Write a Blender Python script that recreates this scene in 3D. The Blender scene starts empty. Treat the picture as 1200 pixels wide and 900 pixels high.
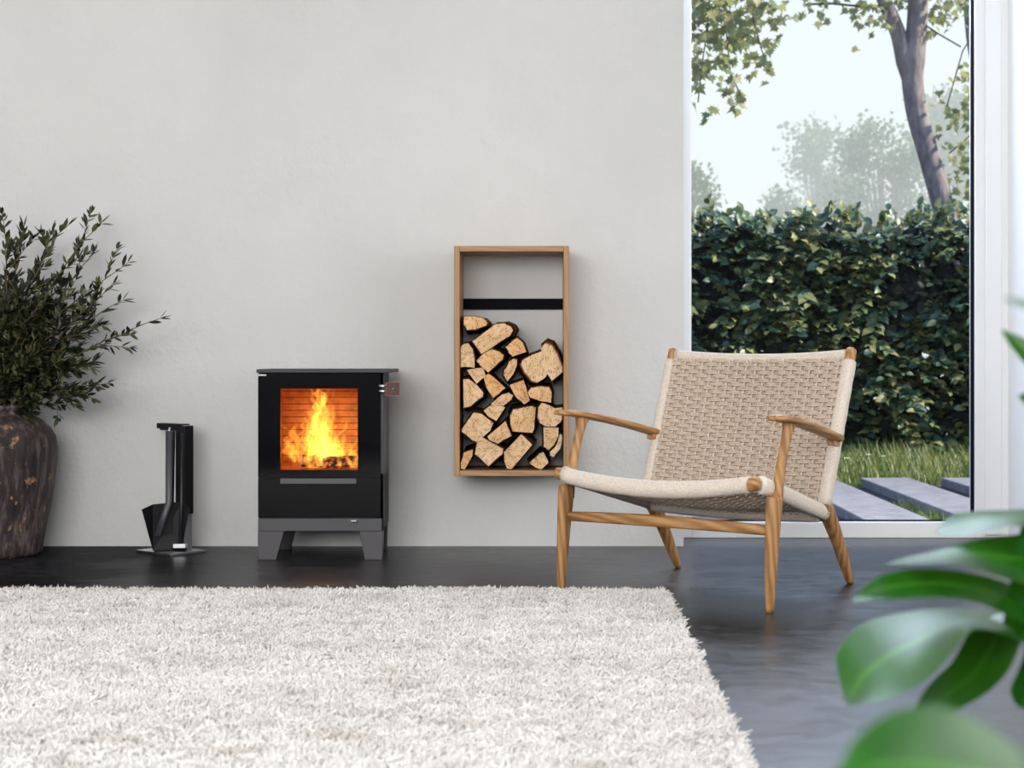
import bpy, math, random
import numpy as np
from mathutils import Vector, Matrix, Euler, Quaternion, noise as mnoise

random.seed(7)
RNG = np.random.default_rng(11)
SC = bpy.context.scene
COL = SC.collection
PI = math.pi
R = math.radians
CAM_H = 0.665
FPX = 1850.0
VPX, VPY = 640.0, 418.0
WALL_Y = 5.54


def at(px, py, Y):
    """point of the place at depth Y, measured off the photograph"""
    s = FPX / Y
    return Vector(((px - VPX) / s, Y, CAM_H + (VPY - py) / s))


# ------------------------------------------------------------------ materials
class NT:
    def __init__(self, name):
        self.m = bpy.data.materials.new(name)
        self.m.use_nodes = True
        self.t = self.m.node_tree
        self.n = self.t.nodes
        self.l = self.t.links
        self.b = self.n.get('Principled BSDF')
        self.out = self.n.get('Material Output')

    def node(self, typ, **kw):
        nd = self.n.new(typ)
        for k, v in kw.items():
            if k in nd.inputs:
                nd.inputs[k].default_value = v
            else:
                setattr(nd, k, v)
        return nd

    def set(self, **kw):
        names = dict(color='Base Color', rough='Roughness', metal='Metallic', spec='Specular IOR Level', coat='Coat Weight',
                     coatr='Coat Roughness', trans='Transmission Weight', sheen='Sheen Weight', sss='Subsurface Weight', emis='Emission Color', emstr='Emission Strength', ior='IOR')
        for k, v in kw.items():
            i = self.b.inputs[names[k]]
            if k in ('color', 'emis') and len(v) == 3:
                v = (*v, 1)
            i.default_value = v
        return self

    def coord(self, kind='Object', scale=(1, 1, 1), rot=(0, 0, 0)):
        tc = self.node('ShaderNodeTexCoord')
        mp = self.node('ShaderNodeMapping')
        mp.inputs['Scale'].default_value = scale
        mp.inputs['Rotation'].default_value = rot
        self.l.new(tc.outputs[kind], mp.inputs['Vector'])
        return mp.outputs['Vector']

    def noise(self, vec, scale, detail=4, rough=.55, dist=0.0):
        nd = self.node('ShaderNodeTexNoise')
        nd.inputs['Scale'].default_value = scale
        nd.inputs['Detail'].default_value = detail
        nd.inputs['Roughness'].default_value = rough
        nd.inputs['Distortion'].default_value = dist
        if vec is not None:
            self.l.new(vec, nd.inputs['Vector'])
        return nd.outputs['Fac']

    def ramp(self, fac, stops):
        r = self.node('ShaderNodeValToRGB')
        e = r.color_ramp.elements
        while len(e) < len(stops):
            e.new(.5)
        for el, (p, c) in zip(e, stops):
            el.position = p
            el.color = (*c, 1) if len(c) == 3 else c
        self.l.new(fac, r.inputs['Fac'])
        return r.outputs['Color']

    def mix(self, a, b, fac=.5, mode='MIX'):
        m = self.node('ShaderNodeMix', data_type='RGBA', blend_type=mode)
        for sock, v in ((m.inputs[6], a), (m.inputs[7], b), (m.inputs[0], fac)):
            if hasattr(v, 'is_output'):
                self.l.new(v, sock)
            else:
                sock.default_value = v if not isinstance(v, tuple) else ((*v, 1) if len(v) == 3 else v)
        return m.outputs[2]

    def math(self, op, a, b=0.0, c=0.0):
        m = self.node('ShaderNodeMath', operation=op)
        for s, v in zip(m.inputs, (a, b, c)):
            if hasattr(v, 'is_output'):
                self.l.new(v, s)
            else:
                s.default_value = v
        return m.outputs[0]

    def to(self, out, name):
        self.l.new(out, self.b.inputs[name])

    def bump(self, h, strength=.3, dist=.01):
        b = self.node('ShaderNodeBump')
        b.inputs['Strength'].default_value = strength
        b.inputs['Distance'].default_value = dist
        self.l.new(h, b.inputs['Height'])
        self.l.new(b.outputs['Normal'], self.b.inputs['Normal'])


M = {}


def plain(name, color, rough=.5, **kw):
    t = NT(name).set(color=color, rough=rough, **kw)
    M[name] = t.m
    return t.m


def mats():
    # plaster
    t = NT('plaster').set(rough=.85, spec=.15)
    v = t.coord('Object')
    n1 = t.noise(v, 1.3, 5, .6)
    n2 = t.noise(v, 38, 6, .65)
    n3 = t.noise(v, 7, 4, .6)
    t.to(t.ramp(n1, [(.3, (.57, .57, .566)), (.7, (.635, .632, .627))]), 'Base Color')
    n4 = t.ramp(t.noise(v, 3.0, 3, .5), [(.45, (.25, .25, .25)), (.7, (1, 1, 1))])
    h = t.math('ADD', t.math('MULTIPLY', t.math('MULTIPLY', n2, n4), .55), t.math('MULTIPLY', n3, .5))
    t.bump(h, .75, .012)
    M['plaster'] = t.m
    plain('white_paint', (.93, .935, .94), .35)
    plain('ceiling_white', (.8, .8, .8), .8)
    plain('dim_wall', (.22, .22, .225), .9, spec=.1)
    plain('gasket_black', (.018, .014, .018), .9, spec=0.0)
    # floor
    t = NT('dark_concrete').set(spec=.5)
    v = t.coord('Object', (1, 1.6, 1))
    a = t.noise(v, 1.7, 7, .62, .4)
    b = t.noise(v, 14, 6, .7, .3)
    c1 = t.ramp(a, [(.3, (.0075, .0072, .0085)), (.72, (.031, .0295, .0325))])
    c2 = t.ramp(b, [(.36, (.35, .35, .35)), (.64, (1.8, 1.8, 1.84))])
    t.to(t.mix(c1, c2, 1.0, 'MULTIPLY'), 'Base Color')
    t.to(t.ramp(t.math('ADD', t.math('MULTIPLY', a, .5), t.math('MULTIPLY', b, .5)), [(.32, (.25, .25, .25)), (.68, (.44, .44, .44))]), 'Roughness')
    t.bump(b, .08, .004)
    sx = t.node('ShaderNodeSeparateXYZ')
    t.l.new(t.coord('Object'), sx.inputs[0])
    refl_ramp = t.math('ADD', sx.outputs[0], t.math('MULTIPLY', t.math('SUBTRACT', a, .5), 1.2))  # reflection strength put into the material, rising toward the right
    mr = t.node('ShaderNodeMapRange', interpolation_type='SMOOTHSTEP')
    t.l.new(refl_ramp, mr.inputs[0])
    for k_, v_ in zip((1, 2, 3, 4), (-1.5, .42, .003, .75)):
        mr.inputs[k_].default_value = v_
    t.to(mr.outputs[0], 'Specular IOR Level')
    M['dark_concrete'] = t.m
    # window glass: thin clear pane
    t = NT('window_glass')
    fr = t.node('ShaderNodeFresnel', IOR=1.45)
    gl = t.node('ShaderNodeBsdfGlossy', Roughness=0.0)
    tr = t.node('ShaderNodeBsdfTransparent')
    mx = t.node('ShaderNodeMixShader')
    t.l.new(fr.outputs[0], mx.inputs[0]); t.l.new(tr.outputs[0], mx.inputs[1]); t.l.new(gl.outputs[0], mx.inputs[2])
    t.l.new(mx.outputs[0], t.out.inputs['Surface'])
    M['window_glass'] = t.m
    # stove
    t = NT('stove_steel').set(color=(.022, .022, .026), rough=.5, spec=.4)
    v = t.coord('Object')
    t.bump(t.noise(v, 500, 2), .06, .001)
    M['stove_steel'] = t.m
    t = NT('stove_grey_steel').set(color=(.047, .044, .050), rough=.42, spec=.5)
    v = t.coord('Object')
    t.bump(t.noise(v, 500, 2), .06, .001)
    M['stove_grey_steel'] = t.m
    plain('black_glass', (.003, .003, .004), .06, spec=.35)
    plain('lip_grey', (.05, .05, .058), .4)
    plain('chrome', (.82, .82, .84), .12, metal=1.0)
    plain('brushed_steel', (.78, .78, .80), .30, metal=1.0)
    plain('tool_black', (.012, .012, .014), .35, spec=.35)
    plain('dark_metal', (.003, .003, .006), .6, spec=.05)
    t = NT('leather').set(rough=.6)
    v = t.coord('Object')
    t.to(t.ramp(t.noise(v, 120, 3), [(.3, (.045, .014, .011)), (.7, (.07, .024, .018))]), 'Base Color')
    M['leather'] = t.m
    plain('leather_edge', (.42, .17, .12), .6)
    t = NT('vermiculite').set(rough=.9, spec=.1)
    v = t.coord('Object')
    n = t.noise(v, 30, 4)
    t.to(t.ramp(n, [(.3, (.42, .14, .03)), (.7, (.70, .27, .06))]), 'Base Color')
    M['vermiculite'] = t.m
    plain('groove_shade', (.07, .02, .006), 1.0, spec=0.0)  # groove shade put into a dark brown backing
    # flame
    t = NT('flame')
    uv = t.node('ShaderNodeUVMap')
    sp = t.node('ShaderNodeSeparateXYZ')
    t.l.new(uv.outputs[0], sp.inputs[0])
    u = t.math('ABSOLUTE', t.math('SUBTRACT', t.math('MULTIPLY', sp.outputs[0], 2.0), 1.0))
    edge = t.math('SUBTRACT', 1.0, t.math('POWER', u, 1.6))
    oc = t.coord('Object', (60, 60, 16))
    nn = t.noise(oc, 1.0, 3, .6, .8)
    st = t.ramp(nn, [(.36, (.12, .12, .12)), (.62, (1, 1, 1))])
    vfall = t.math('POWER', t.math('SUBTRACT', 1.0, t.math('MULTIPLY', sp.outputs[1], .78)), 1.1)
    stren = t.math('MULTIPLY', t.math('MULTIPLY', edge, vfall), t.math('MULTIPLY', st, 1.25))
    em = t.node('ShaderNodeEmission', Color=(1.0, .40, .045, 1))
    t.l.new(stren, em.inputs['Strength'])
    tr = t.node('ShaderNodeBsdfTransparent')
    ad = t.node('ShaderNodeAddShader')
    t.l.new(em.outputs[0], ad.inputs[0]); t.l.new(tr.outputs[0], ad.inputs[1])
    t.l.new(ad.outputs[0], t.out.inputs['Surface'])
    M['flame'] = t.m
    t = NT('ember_wood').set(rough=.9)
    v = t.coord('Object')
    n = t.noise(v, 55, 5, .7)
    t.to(t.ramp(n, [(.4, (.012, .006, .004)), (.62, (.14, .05, .02))]), 'Base Color')
    t.l.new(t.ramp(n, [(.5, (0, 0, 0)), (.7, (1.0, .2, .02))]), t.b.inputs['Emission Color'])
    t.b.inputs['Emission Strength'].default_value = 1.4
    M['ember_wood'] = t.m
    plain('ash_end', (.75, .55, .3), .9)

    def wood(name, c0, c1, c2, scale, rough=.45, ring=9, spec=.4):
        t = NT(name).set(rough=rough, spec=spec)
        v = t.coord('Object', scale)
        n = t.noise(v, 3.0, 4, .6, .6)
        w = t.node('ShaderNodeTexWave', wave_type='BANDS', bands_direction='DIAGONAL')
        w.inputs['Scale'].default_value = ring
        w.inputs['Distortion'].default_value = 7
        w.inputs['Detail'].default_value = 2
        t.l.new(v, w.inputs['Vector'])
        f = t.math('ADD', t.math('MULTIPLY', w.outputs['Fac'], .40), t.math('MULTIPLY', n, .62))
        t.to(t.ramp(f, [(.15, c0), (.5, c1), (.85, c2)]), 'Base Color')
        t.bump(f, .05, .002)
        M[name] = t.m
    oak = ((.19, .082, .026), (.38, .19, .066), (.52, .295, .12))
    wood('oak_up', *oak, (5, 5, .8), ring=4.5)
    wood('oak_along', *oak, (6, .9, 6), ring=4.5)
    wood('oak_across', *oak, (.9, 6, 6), ring=4.5)
    rk = ((.27, .15, .068), (.36, .205, .098), (.41, .24, .12))
    wood('rack_up', *rk, (12, 12, .8), .55, 3)
    wood('rack_across', *rk, (.8, 12, 12), .55, 3)

    # firewood
    t = NT('end_grain').set(rough=.85, spec=.15)
    v = t.coord('Object')
    rnd = t.node('ShaderNodeObjectInfo')
    vr = t.node('ShaderNodeVectorRotate', rotation_type='Y_AXIS')
    t.l.new(v, vr.inputs['Vector']); t.l.new(t.math('MULTIPLY', rnd.outputs['Random'], 6.28), vr.inputs['Angle'])
    v = vr.outputs[0]
    n0 = t.noise(v, 13, 4, .6)
    mp = t.node('ShaderNodeMapping')
    mp.inputs['Scale'].default_value = (34, 34, 230)
    t.l.new(v, mp.inputs['Vector'])
    w = t.noise(mp.outputs[0], 1.0, 3, .6, 1.2)
    n = t.noise(v, 120, 5, .75)
    ck = t.node('ShaderNodeMapping')
    ck.inputs['Scale'].default_value = (14, 14, 70)
    t.l.new(v, ck.inputs['Vector'])
    crack = t.math('ABSOLUTE', t.math('SUBTRACT', t.noise(ck.outputs[0], 1.0, 2, .5, 1.5), .5))
    crack = t.ramp(crack, [(.004, (.3, .3, .3)), (.014, (1, 1, 1))])
    f = t.math('MULTIPLY', t.math('ADD', t.math('MULTIPLY', w, .34), t.math('ADD', t.math('MULTIPLY', n, .36), t.math('MULTIPLY', n0, .36))), crack)
    c = t.ramp(f, [(.20, (.10, .04, .014)), (.38, (.44, .23, .09)), (.48, (.72, .49, .28)), (.68, (.88, .69, .47))])
    tint = t.ramp(rnd.outputs['Random'], [(0, (.95, .92, .90)), (.55, (.92, .86, .80)), (1, (.92, .72, .52))])
    t.to(t.mix(c, tint, 1.0, 'MULTIPLY'), 'Base Color')
    t.bump(f, .5, .004)
    M['end_grain'] = t.m
    t = NT('split_wood').set(rough=.9, spec=.0)
    v = t.coord('Object', (40, 3, 40))
    n = t.noise(v, 1.5, 4)
    t.to(t.ramp(n, [(.3, (.07, .03, .014)), (.7, (.20, .10, .05))]), 'Base Color')
    M['split_wood'] = t.m
    t = NT('bark').set(rough=.95, spec=.0)
    v = t.coord('Object', (30, 8, 30))
    n = t.noise(v, 2, 5, .7)
    t.to(t.ramp(n, [(.3, (.008, .006, .005)), (.7, (.045, .03, .02))]), 'Base Color')
    t.bump(n, .8, .01)
    M['bark'] = t.m
    t = NT('pale_bark').set(rough=.9, spec=.1)
    v = t.coord('Object', (30, 8, 30))
    n = t.noise(v, 3, 5, .7)
    t.to(t.ramp(n, [(.3, (.25, .24, .17)), (.7, (.62, .62, .5))]), 'Base Color')
    M['pale_bark'] = t.m
    t = NT('red_bark').set(rough=.9, spec=.1)
    v = t.coord('Object', (30, 8, 30))
    n = t.noise(v, 3, 5, .7)
    t.to(t.ramp(n, [(.3, (.09, .03, .015)), (.7, (.28, .11, .05))]), 'Base Color')
    M['red_bark'] = t.m

    # cord
    def cord(name, c0, c1, stripes, bs):
        t = NT(name).set(rough=.8, spec=.2, sheen=.15)
        uv = t.node('ShaderNodeUVMap')
        sp = t.node('ShaderNodeSeparateXYZ')
        t.l.new(uv.outputs[0], sp.inputs[0])
        ob = t.coord('Object')
        wob = t.noise(ob, 45, 3)
        ph = t.math('ADD', t.math('MULTIPLY', sp.outputs[1], stripes), t.math('MULTIPLY', wob, 5.0))
        s = t.math('SINE', ph)
        fine = t.noise(ob, 260, 4, .7)
        f = t.math('ADD', t.math('MULTIPLY', s, .2), fine)
        t.to(t.ramp(f, [(.3, c0), (.68, c1)]), 'Base Color')
        t.bump(f, bs, .003)
        M[name] = t.m
    cord('wrapped_cord', (.50, .42, .345), (.84, .755, .665), 2 * PI / .0032, .5)
    cord('woven_cord', (.46, .35, .275), (.80, .655, .54), 2 * PI / .004, .35)

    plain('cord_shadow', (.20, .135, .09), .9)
    # rug
    t = NT('rug_base').set(color=(.50, .46, .41), rough=1)
    M['rug_base'] = t.m
    t = NT('rug_pile').set(rough=.9, spec=.1, sheen=.2)
    g = t.node('ShaderNodeNewGeometry')
    mp = t.node('ShaderNodeMapping')
    mp.inputs['Scale'].default_value = (1, 2.2, 0)
    t.l.new(g.outputs['Position'], mp.inputs['Vector'])
    n = t.noise(mp.outputs[0], 5.0, 4, .6)
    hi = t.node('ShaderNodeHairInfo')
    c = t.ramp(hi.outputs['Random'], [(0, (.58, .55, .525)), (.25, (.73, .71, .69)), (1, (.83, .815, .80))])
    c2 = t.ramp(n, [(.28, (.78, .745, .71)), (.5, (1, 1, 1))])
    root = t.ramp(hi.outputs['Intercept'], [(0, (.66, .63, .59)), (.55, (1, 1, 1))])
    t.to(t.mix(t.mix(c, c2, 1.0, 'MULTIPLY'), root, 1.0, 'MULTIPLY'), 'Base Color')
    M['rug_pile'] = t.m

    # vase
    t = NT('aged_clay').set(spec=.25)
    v = t.coord('Object', (1, 1, .16))
    n = t.noise(v, 38, 6, .7, .2)
    vo = t.coord('Object')
    big = t.noise(vo, 5, 5, .65)
    c = t.ramp(n, [(.32, (.016, .011, .012)), (.5, (.05, .038, .038)), (.7, (.19, .16, .155))])
    c2 = t.ramp(big, [(.35, (.42, .41, .42)), (.65, (1.2, 1.14, 1.12))])
    c = t.mix(c, c2, 1.0, 'MULTIPLY')
    pt = t.noise(vo, 22, 4, .6, .3)
    mask = t.ramp(pt, [(.615, (0, 0, 0)), (.665, (1, 1, 1))])
    mask2 = t.ramp(t.noise(vo, 90, 4, .7), [(.4, (.15, .15, .15)), (.6, (1, 1, 1))])
    t.to(t.mix(c, (.34, .185, .10), t.mix(mask, mask2, 1.0, 'MULTIPLY')), 'Base Color')
    t.to(t.ramp(big, [(.3, (.45, .45, .45)), (.7, (.75, .75, .75))]), 'Roughness')
    t.bump(n, .35, .006)
    M['aged_clay'] = t.m

    def leafmat(name, c0, c1, c2, scale, rough=.4, tr=.35, trc=None, spec=.5):
        t = NT(name).set(rough=rough, spec=spec)
        rn = t.node('ShaderNodeNewGeometry')
        ob = t.coord('Object')
        n = t.noise(ob, scale, 3)
        f = t.math('ADD', t.math('MULTIPLY', rn.outputs['Random Per Island'], .75), t.math('MULTIPLY', n, .3))
        c = t.ramp(f, [(.12, c0), (.5, c1), (.95, c2)])
        t.to(c, 'Base Color')
        if tr:
            tl = t.node('ShaderNodeBsdfTranslucent')
            if trc:
                t.l.new(t.mix(c, trc, .6), tl.inputs['Color'])
            else:
                t.l.new(c, tl.inputs['Color'])
            mx = t.node('ShaderNodeMixShader')
            mx.inputs[0].default_value = tr
            t.l.new(t.b.outputs[0], mx.inputs[1]); t.l.new(tl.outputs[0], mx.inputs[2])
            t.l.new(mx.outputs[0], t.out.inputs['Surface'])
        M[name] = t.m
    leafmat('olive_leaf', (.005, .007, .004), (.016, .023, .009), (.12, .135, .05), 20, .5, .15)
    plain('olive_bark', (.10, .065, .03), .8)
    plain('olive_twig', (.16, .13, .05), .7)
    plain('olive_fruit', (.006, .005, .008), .3)
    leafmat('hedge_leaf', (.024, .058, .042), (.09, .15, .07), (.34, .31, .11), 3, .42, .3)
    leafmat('hedge_shade', (.020, .025, .027), (.034, .044, .042), (.056, .070, .056), 3, .8, 0, None, .1)  # inner leaves: shade inside the hedge put into their colour
    leafmat('maple_leaf', (.055, .10, .04), (.15, .19, .075), (.32, .27, .12), 2, .5, .5, (.40, .42, .16))
    leafmat('far_leaf', (.07, .12, .06), (.14, .21, .10), (.26, .32, .16), 1, .6, .4)
    leafmat('grass_blade', (.07, .11, .025), (.17, .23, .06), (.36, .36, .12), 4, .5, .35)
    leafmat('moss', (.10, .16, .03), (.2, .28, .06), (.32, .38, .1), 4, .6, .3)
    plain('twig_dark', (.025, .02, .017), .9)
    t = NT('tree_bark').set(rough=.95, spec=.1)
    v = t.coord('Object', (7, 7, 2.2))
    n = t.noise(v, 3, 6, .7)
    t.to(t.ramp(n, [(.3, (.11, .092, .09)), (.7, (.31, .265, .24))]), 'Base Color')
    t.bump(n, .6, .03)
    M['tree_bark'] = t.m
    t = NT('slab_concrete').set(rough=.9, spec=.15)
    v = t.coord('Object')
    n = t.noise(v, 9, 7, .75)
    t.to(t.ramp(n, [(.3, (.125, .122, .127)), (.7, (.24, .235, .238))]), 'Base Color')
    t.bump(t.noise(v, 60, 5), .25, .006)
    M['slab_concrete'] = t.m
    t = NT('soil').set(rough=1, spec=.05)
    v = t.coord('Object')
    n = t.noise(v, 22, 7, .7)
    t.to(t.ramp(n, [(.3, (.055, .045, .043)), (.7, (.17, .145, .14))]), 'Base Color')
    t.bump(n, .7, .03)
    M['soil'] = t.m
    plain('petal_white', (.9, .9, .9), .6)
    plain('flower_yellow', (.8, .5, .03), .6)
    # monstera
    t = NT('monstera_leaf').set(rough=.36, spec=.42)
    v = t.coord('Object')
    n = t.noise(v, 14, 3)
    uv = t.node('ShaderNodeUVMap')
    sp = t.node('ShaderNodeSeparateXYZ')
    t.l.new(uv.outputs[0], sp.inputs[0])
    vein = t.math('ABSOLUTE', t.math('SUBTRACT', sp.outputs[0], .5))
    vr = t.ramp(vein, [(.0, (1, 1, 1)), (.06, (0, 0, 0))])
    c = t.ramp(n, [(.3, (.004, .052, .005)), (.7, (.016, .125, .008))])
    c = t.mix(c, (.06, .24, .02), vr)
    t.to(c, 'Base Color')
    tl = t.node('ShaderNodeBsdfTranslucent')
    t.l.new(t.mix(c, (.22, .62, .03), .6), tl.inputs['Color'])
    mx = t.node('ShaderNodeMixShader')
    mx.inputs[0].default_value = .28
    t.l.new(t.b.outputs[0], mx.inputs[1]); t.l.new(tl.outputs[0], mx.inputs[2])
    t.l.new(mx.outputs[0], t.out.inputs['Surface'])
    M['monstera_leaf'] = t.m
    plain('monstera_stem', (.06, .2, .03), .4)
    plain('pot_white', (.75, .74, .72), .5)
    # haze
    t = NT('haze')
    t.n.remove(t.b)
    ab = t.node('ShaderNodeVolumeAbsorption', Color=(0, 0, 0, 1))
    ab.inputs['Density'].default_value = .12
    em = t.node('ShaderNodeEmission', Color=(.89, .97, .965, 1))
    em.inputs['Strength'].default_value = .12 * 1.06
    ad = t.node('ShaderNodeAddShader')
    t.l.new(ab.outputs[0], ad.inputs[0]); t.l.new(em.outputs[0], ad.inputs[1])
    t.l.new(ad.outputs[0], t.out.inputs['Volume'])
    M['haze'] = t.m


mats()


# ------------------------------------------------------------------ mesh building
class MB:
    def __init__(self):
        self.v, self.f, self.uv, self.mi, self.sm = [], [], [], [], []

    def add(self, verts, faces, uvs=None, mi=0, smooth=True):
        o = len(self.v)
        self.v.extend([tuple(p) for p in verts])
        for k, f in enumerate(faces):
            self.f.append(tuple(i + o for i in f))
            self.uv.append(uvs[k] if uvs else [(0, 0)] * len(f))
            self.mi.append(mi)
            self.sm.append(smooth)
        return self

    def box(self, lo, hi, mi=0, mat=None):
        x0, y0, z0 = lo; x1, y1, z1 = hi
        vs = [Vector(p) for p in ((x0, y0, z0), (x1, y0, z0), (x1, y1, z0), (x0, y1, z0), (x0, y0, z1), (x1, y0, z1), (x1, y1, z1), (x0, y1, z1))]
        if mat is not None:
            vs = [mat @ p for p in vs]
        self.add(vs, [(0, 3, 2, 1), (4, 5, 6, 7), (0, 1, 5, 4), (1, 2, 6, 5), (2, 3, 7, 6), (3, 0, 4, 7)], None, mi, False)
        return self

    def rings(self, rings, mi=0, cap=True, smooth=True, closed=True):
        n = len(rings[0]); vs = []; L = [0.0]
        for a, b in zip(rings, rings[1:]):
            ca = sum((Vector(p) for p in a), Vector()) / n
            cb = sum((Vector(p) for p in b), Vector()) / n
            L.append(L[-1] + (cb - ca).length)
        for r in rings:
            vs.extend(r)
        fs, uv = [], []
        for i in range(len(rings) - 1):
            for j in range(n if closed else n - 1):
                k = (j + 1) % n
                fs.append((i * n + j, i * n + k, (i + 1) * n + k, (i + 1) * n + j))
                uv.append([(j / n, L[i]), ((j + 1) / n, L[i]), ((j + 1) / n, L[i + 1]), (j / n, L[i + 1])])
        if cap and closed:
            fs.append(tuple(range(n - 1, -1, -1))); uv.append([(0, 0)] * n)
            o = (len(rings) - 1) * n
            fs.append(tuple(range(o, o + n))); uv.append([(0, L[-1])] * n)
        self.add(vs, fs, uv, mi, smooth)
        return self

    def tube(self, pts, rad, n=8, mi=0, cap=True):
        pts = [Vector(p) for p in pts]
        if not hasattr(rad, '__len__'):
            rad = [rad] * len(pts)
        rings = []
        t0 = (pts[1] - pts[0]).normalized()
        up = Vector((0, 0, 1)) if abs(t0.z) < .9 else Vector((1, 0, 0))
        x = t0.cross(up).normalized()
        for i, p in enumerate(pts):
            a = pts[max(i - 1, 0)]; b = pts[min(i + 1, len(pts) - 1)]
            t = (b - a).normalized()
            x = (x - t * x.dot(t))
            x = x.normalized() if x.length > 1e-6 else t.orthogonal().normalized()
            y = t.cross(x)
            rings.append([p + (x * math.cos(2 * PI * k / n) + y * math.sin(2 * PI * k / n)) * rad[i] for k in range(n)])
        return self.rings(rings, mi, cap)

    def loft(self, secs, n=16, mi=0, p=2.0):
        """secs: (centre, xaxis, yaxis, rx, ry)"""
        rings = []
        for c, ax, ay, rx, ry in secs:
            c, ax, ay = Vector(c), Vector(ax), Vector(ay)
            r = []
            for k in range(n):
                a = 2 * PI * k / n
                ca, sa = math.cos(a), math.sin(a)
                r.append(c + ax * (math.copysign(abs(ca) ** (2 / p), ca) * rx) + ay * (math.copysign(abs(sa) ** (2 / p), sa) * ry))
            rings.append(r)
        return self.rings(rings, mi)

    def lathe(self, prof, c=(0, 0, 0), n=48, mi=0):
        rings = [[(c[0] + r * math.cos(2 * PI * k / n), c[1] + r * math.sin(2 * PI * k / n), c[2] + z) for k in range(n)] for r, z in prof]
        return self.rings(rings, mi)

    def merge(self, other, mi):
        o = len(self.v)
        self.v.extend(other.v)
        self.f.extend(tuple(i + o for i in f) for f in other.f)
        self.uv.extend(other.uv); self.sm.extend(other.sm)
        self.mi.extend([mi] * len(other.f))
        return self

    def build(self, name, mat, parent=None, loc=None, bevel=0.0, seg=2, kind=None, label=None):
        me = bpy.data.meshes.new(name)
        me.from_pydata(self.v, [], self.f)
        ul = me.uv_layers.new(name='UVMap')
        flat = [c for f in self.uv for p in f for c in p]
        ul.data.foreach_set('uv', flat)
        for m in (mat if isinstance(mat, (list, tuple)) else [mat]):
            me.materials.append(M[m])
        me.polygons.foreach_set('material_index', self.mi)
        me.polygons.foreach_set('use_smooth', self.sm)
        me.update()
        o = bpy.data.objects.new(name, me)
        COL.objects.link(o)
        if parent is not None:
            o.parent = parent
        if loc is not None:
            o.location = loc
        if bevel:
            b = o.modifiers.new('bevel', 'BEVEL')
            b.width = bevel; b.segments = seg; b.limit_method = 'ANGLE'; b.angle_limit = R(40)
        if kind:
            o['kind'] = kind
        if label:
            o['label'] = label
        return o


def empty(name, label=None, cat=None, loc=(0, 0, 0), rot=(0, 0, 0), group=None, kind=None):
    o = bpy.data.objects.new(name, None)
    COL.objects.link(o)
    o.location = loc
    o.rotation_euler = rot
    tag(o, label, cat, group, kind)
    return o


def tag(o, label=None, cat=None, group=None, kind=None):
    if label: o['label'] = label
    if cat: o['category'] = cat
    if group: o['group'] = group
    if kind: o['kind'] = kind
    return o


# ------------------------------------------------------------------ the room
OX0, OX1, OTOP = .482, 1.706, 2.5     # window opening
RY = 5.79                             # front plane of the window frame
mb = MB()
mb.box((-3.4, WALL_Y, 0), (OX0, WALL_Y + .4, 2.75))
mb.box((OX1, WALL_Y, 0), (3.7, WALL_Y + .4, 2.75))
mb.box((OX0, WALL_Y, OTOP), (OX1, WALL_Y + .4, 2.75))
mb.build('wall_back', 'plaster', kind='structure')
MB().box((-3.5, -1.7, 0), (-3.4, 5.94, 2.75)).build('wall_left', 'plaster', kind='structure')
MB().box((3.7, -1.7, 0), (3.8, 5.94, 2.75)).build('wall_right', 'dim_wall', kind='structure')
MB().box((-3.5, -1.8, 0), (3.8, -1.7, 2.75)).build('wall_front', 'dim_wall', kind='structure')
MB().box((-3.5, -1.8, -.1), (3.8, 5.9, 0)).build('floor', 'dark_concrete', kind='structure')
MB().box((-3.5, -1.8, 2.75), (3.8, 5.94, 2.9)).build('ceiling', 'ceiling_white', kind='structure')

MB().box((OX1 - .012, WALL_Y - .006, 0), (OX1 + .0, RY - .001, OTOP)).build('lit_reveal', 'white_paint', kind='structure', bevel=.002)  # white lining added; bright light on the reveal put into paint
win = empty('window_1', kind='structure', loc=((OX0 + OX1) / 2, RY, 0))
gx0, gx1 = .533, 1.5735
FZ = .058
W0 = -win.location.x
mb = MB()
fx0, fx1 = OX0 - .03, OX1 + .0
for lo, hi in (((fx0, 0, 0), (gx0, .08, OTOP)), ((gx1, 0, 0), (fx1 - .002, .08, OTOP)), ((gx0, 0, 0), (gx1, .08, FZ)), ((gx0, 0, OTOP - .06), (gx1, .08, OTOP))):
    x0 = max(lo[0], OX0 + .002)
    mb.box((x0 + W0, lo[1], lo[2]), (hi[0] + W0, hi[1], hi[2]))
mb.build('window_frame', 'white_paint', win, bevel=.003)
mb = MB()
# raised inner sash bead on the right stile and its shadow gap
mb.box((gx1 + .035 + W0, -.012, FZ * .2), (gx1 + .095 + W0, 0, OTOP - .002))
mb.build('stile_bead', 'white_paint', win, bevel=.004)
mb = MB()
mb.box((gx1 - .001 + W0, .012, FZ), (gx1 + .012 + W0, .062, OTOP - .06))
mb.box((gx0 - .006 + W0, .03, FZ), (gx0 + .001 + W0, .062, OTOP - .06))
mb.box((gx0 + W0, .03, FZ - .004), (gx1 + W0, .062, FZ + .003))
mb.build('gasket', 'gasket_black', win)
MB().add([(gx0 + W0, .046, FZ), (gx1 + W0, .046, FZ), (gx1 + W0, .046, OTOP - .06), (gx0 + W0, .046, OTOP - .06)], [(0, 1, 2, 3)], None, 0, False).build('pane', 'window_glass', win)


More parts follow.
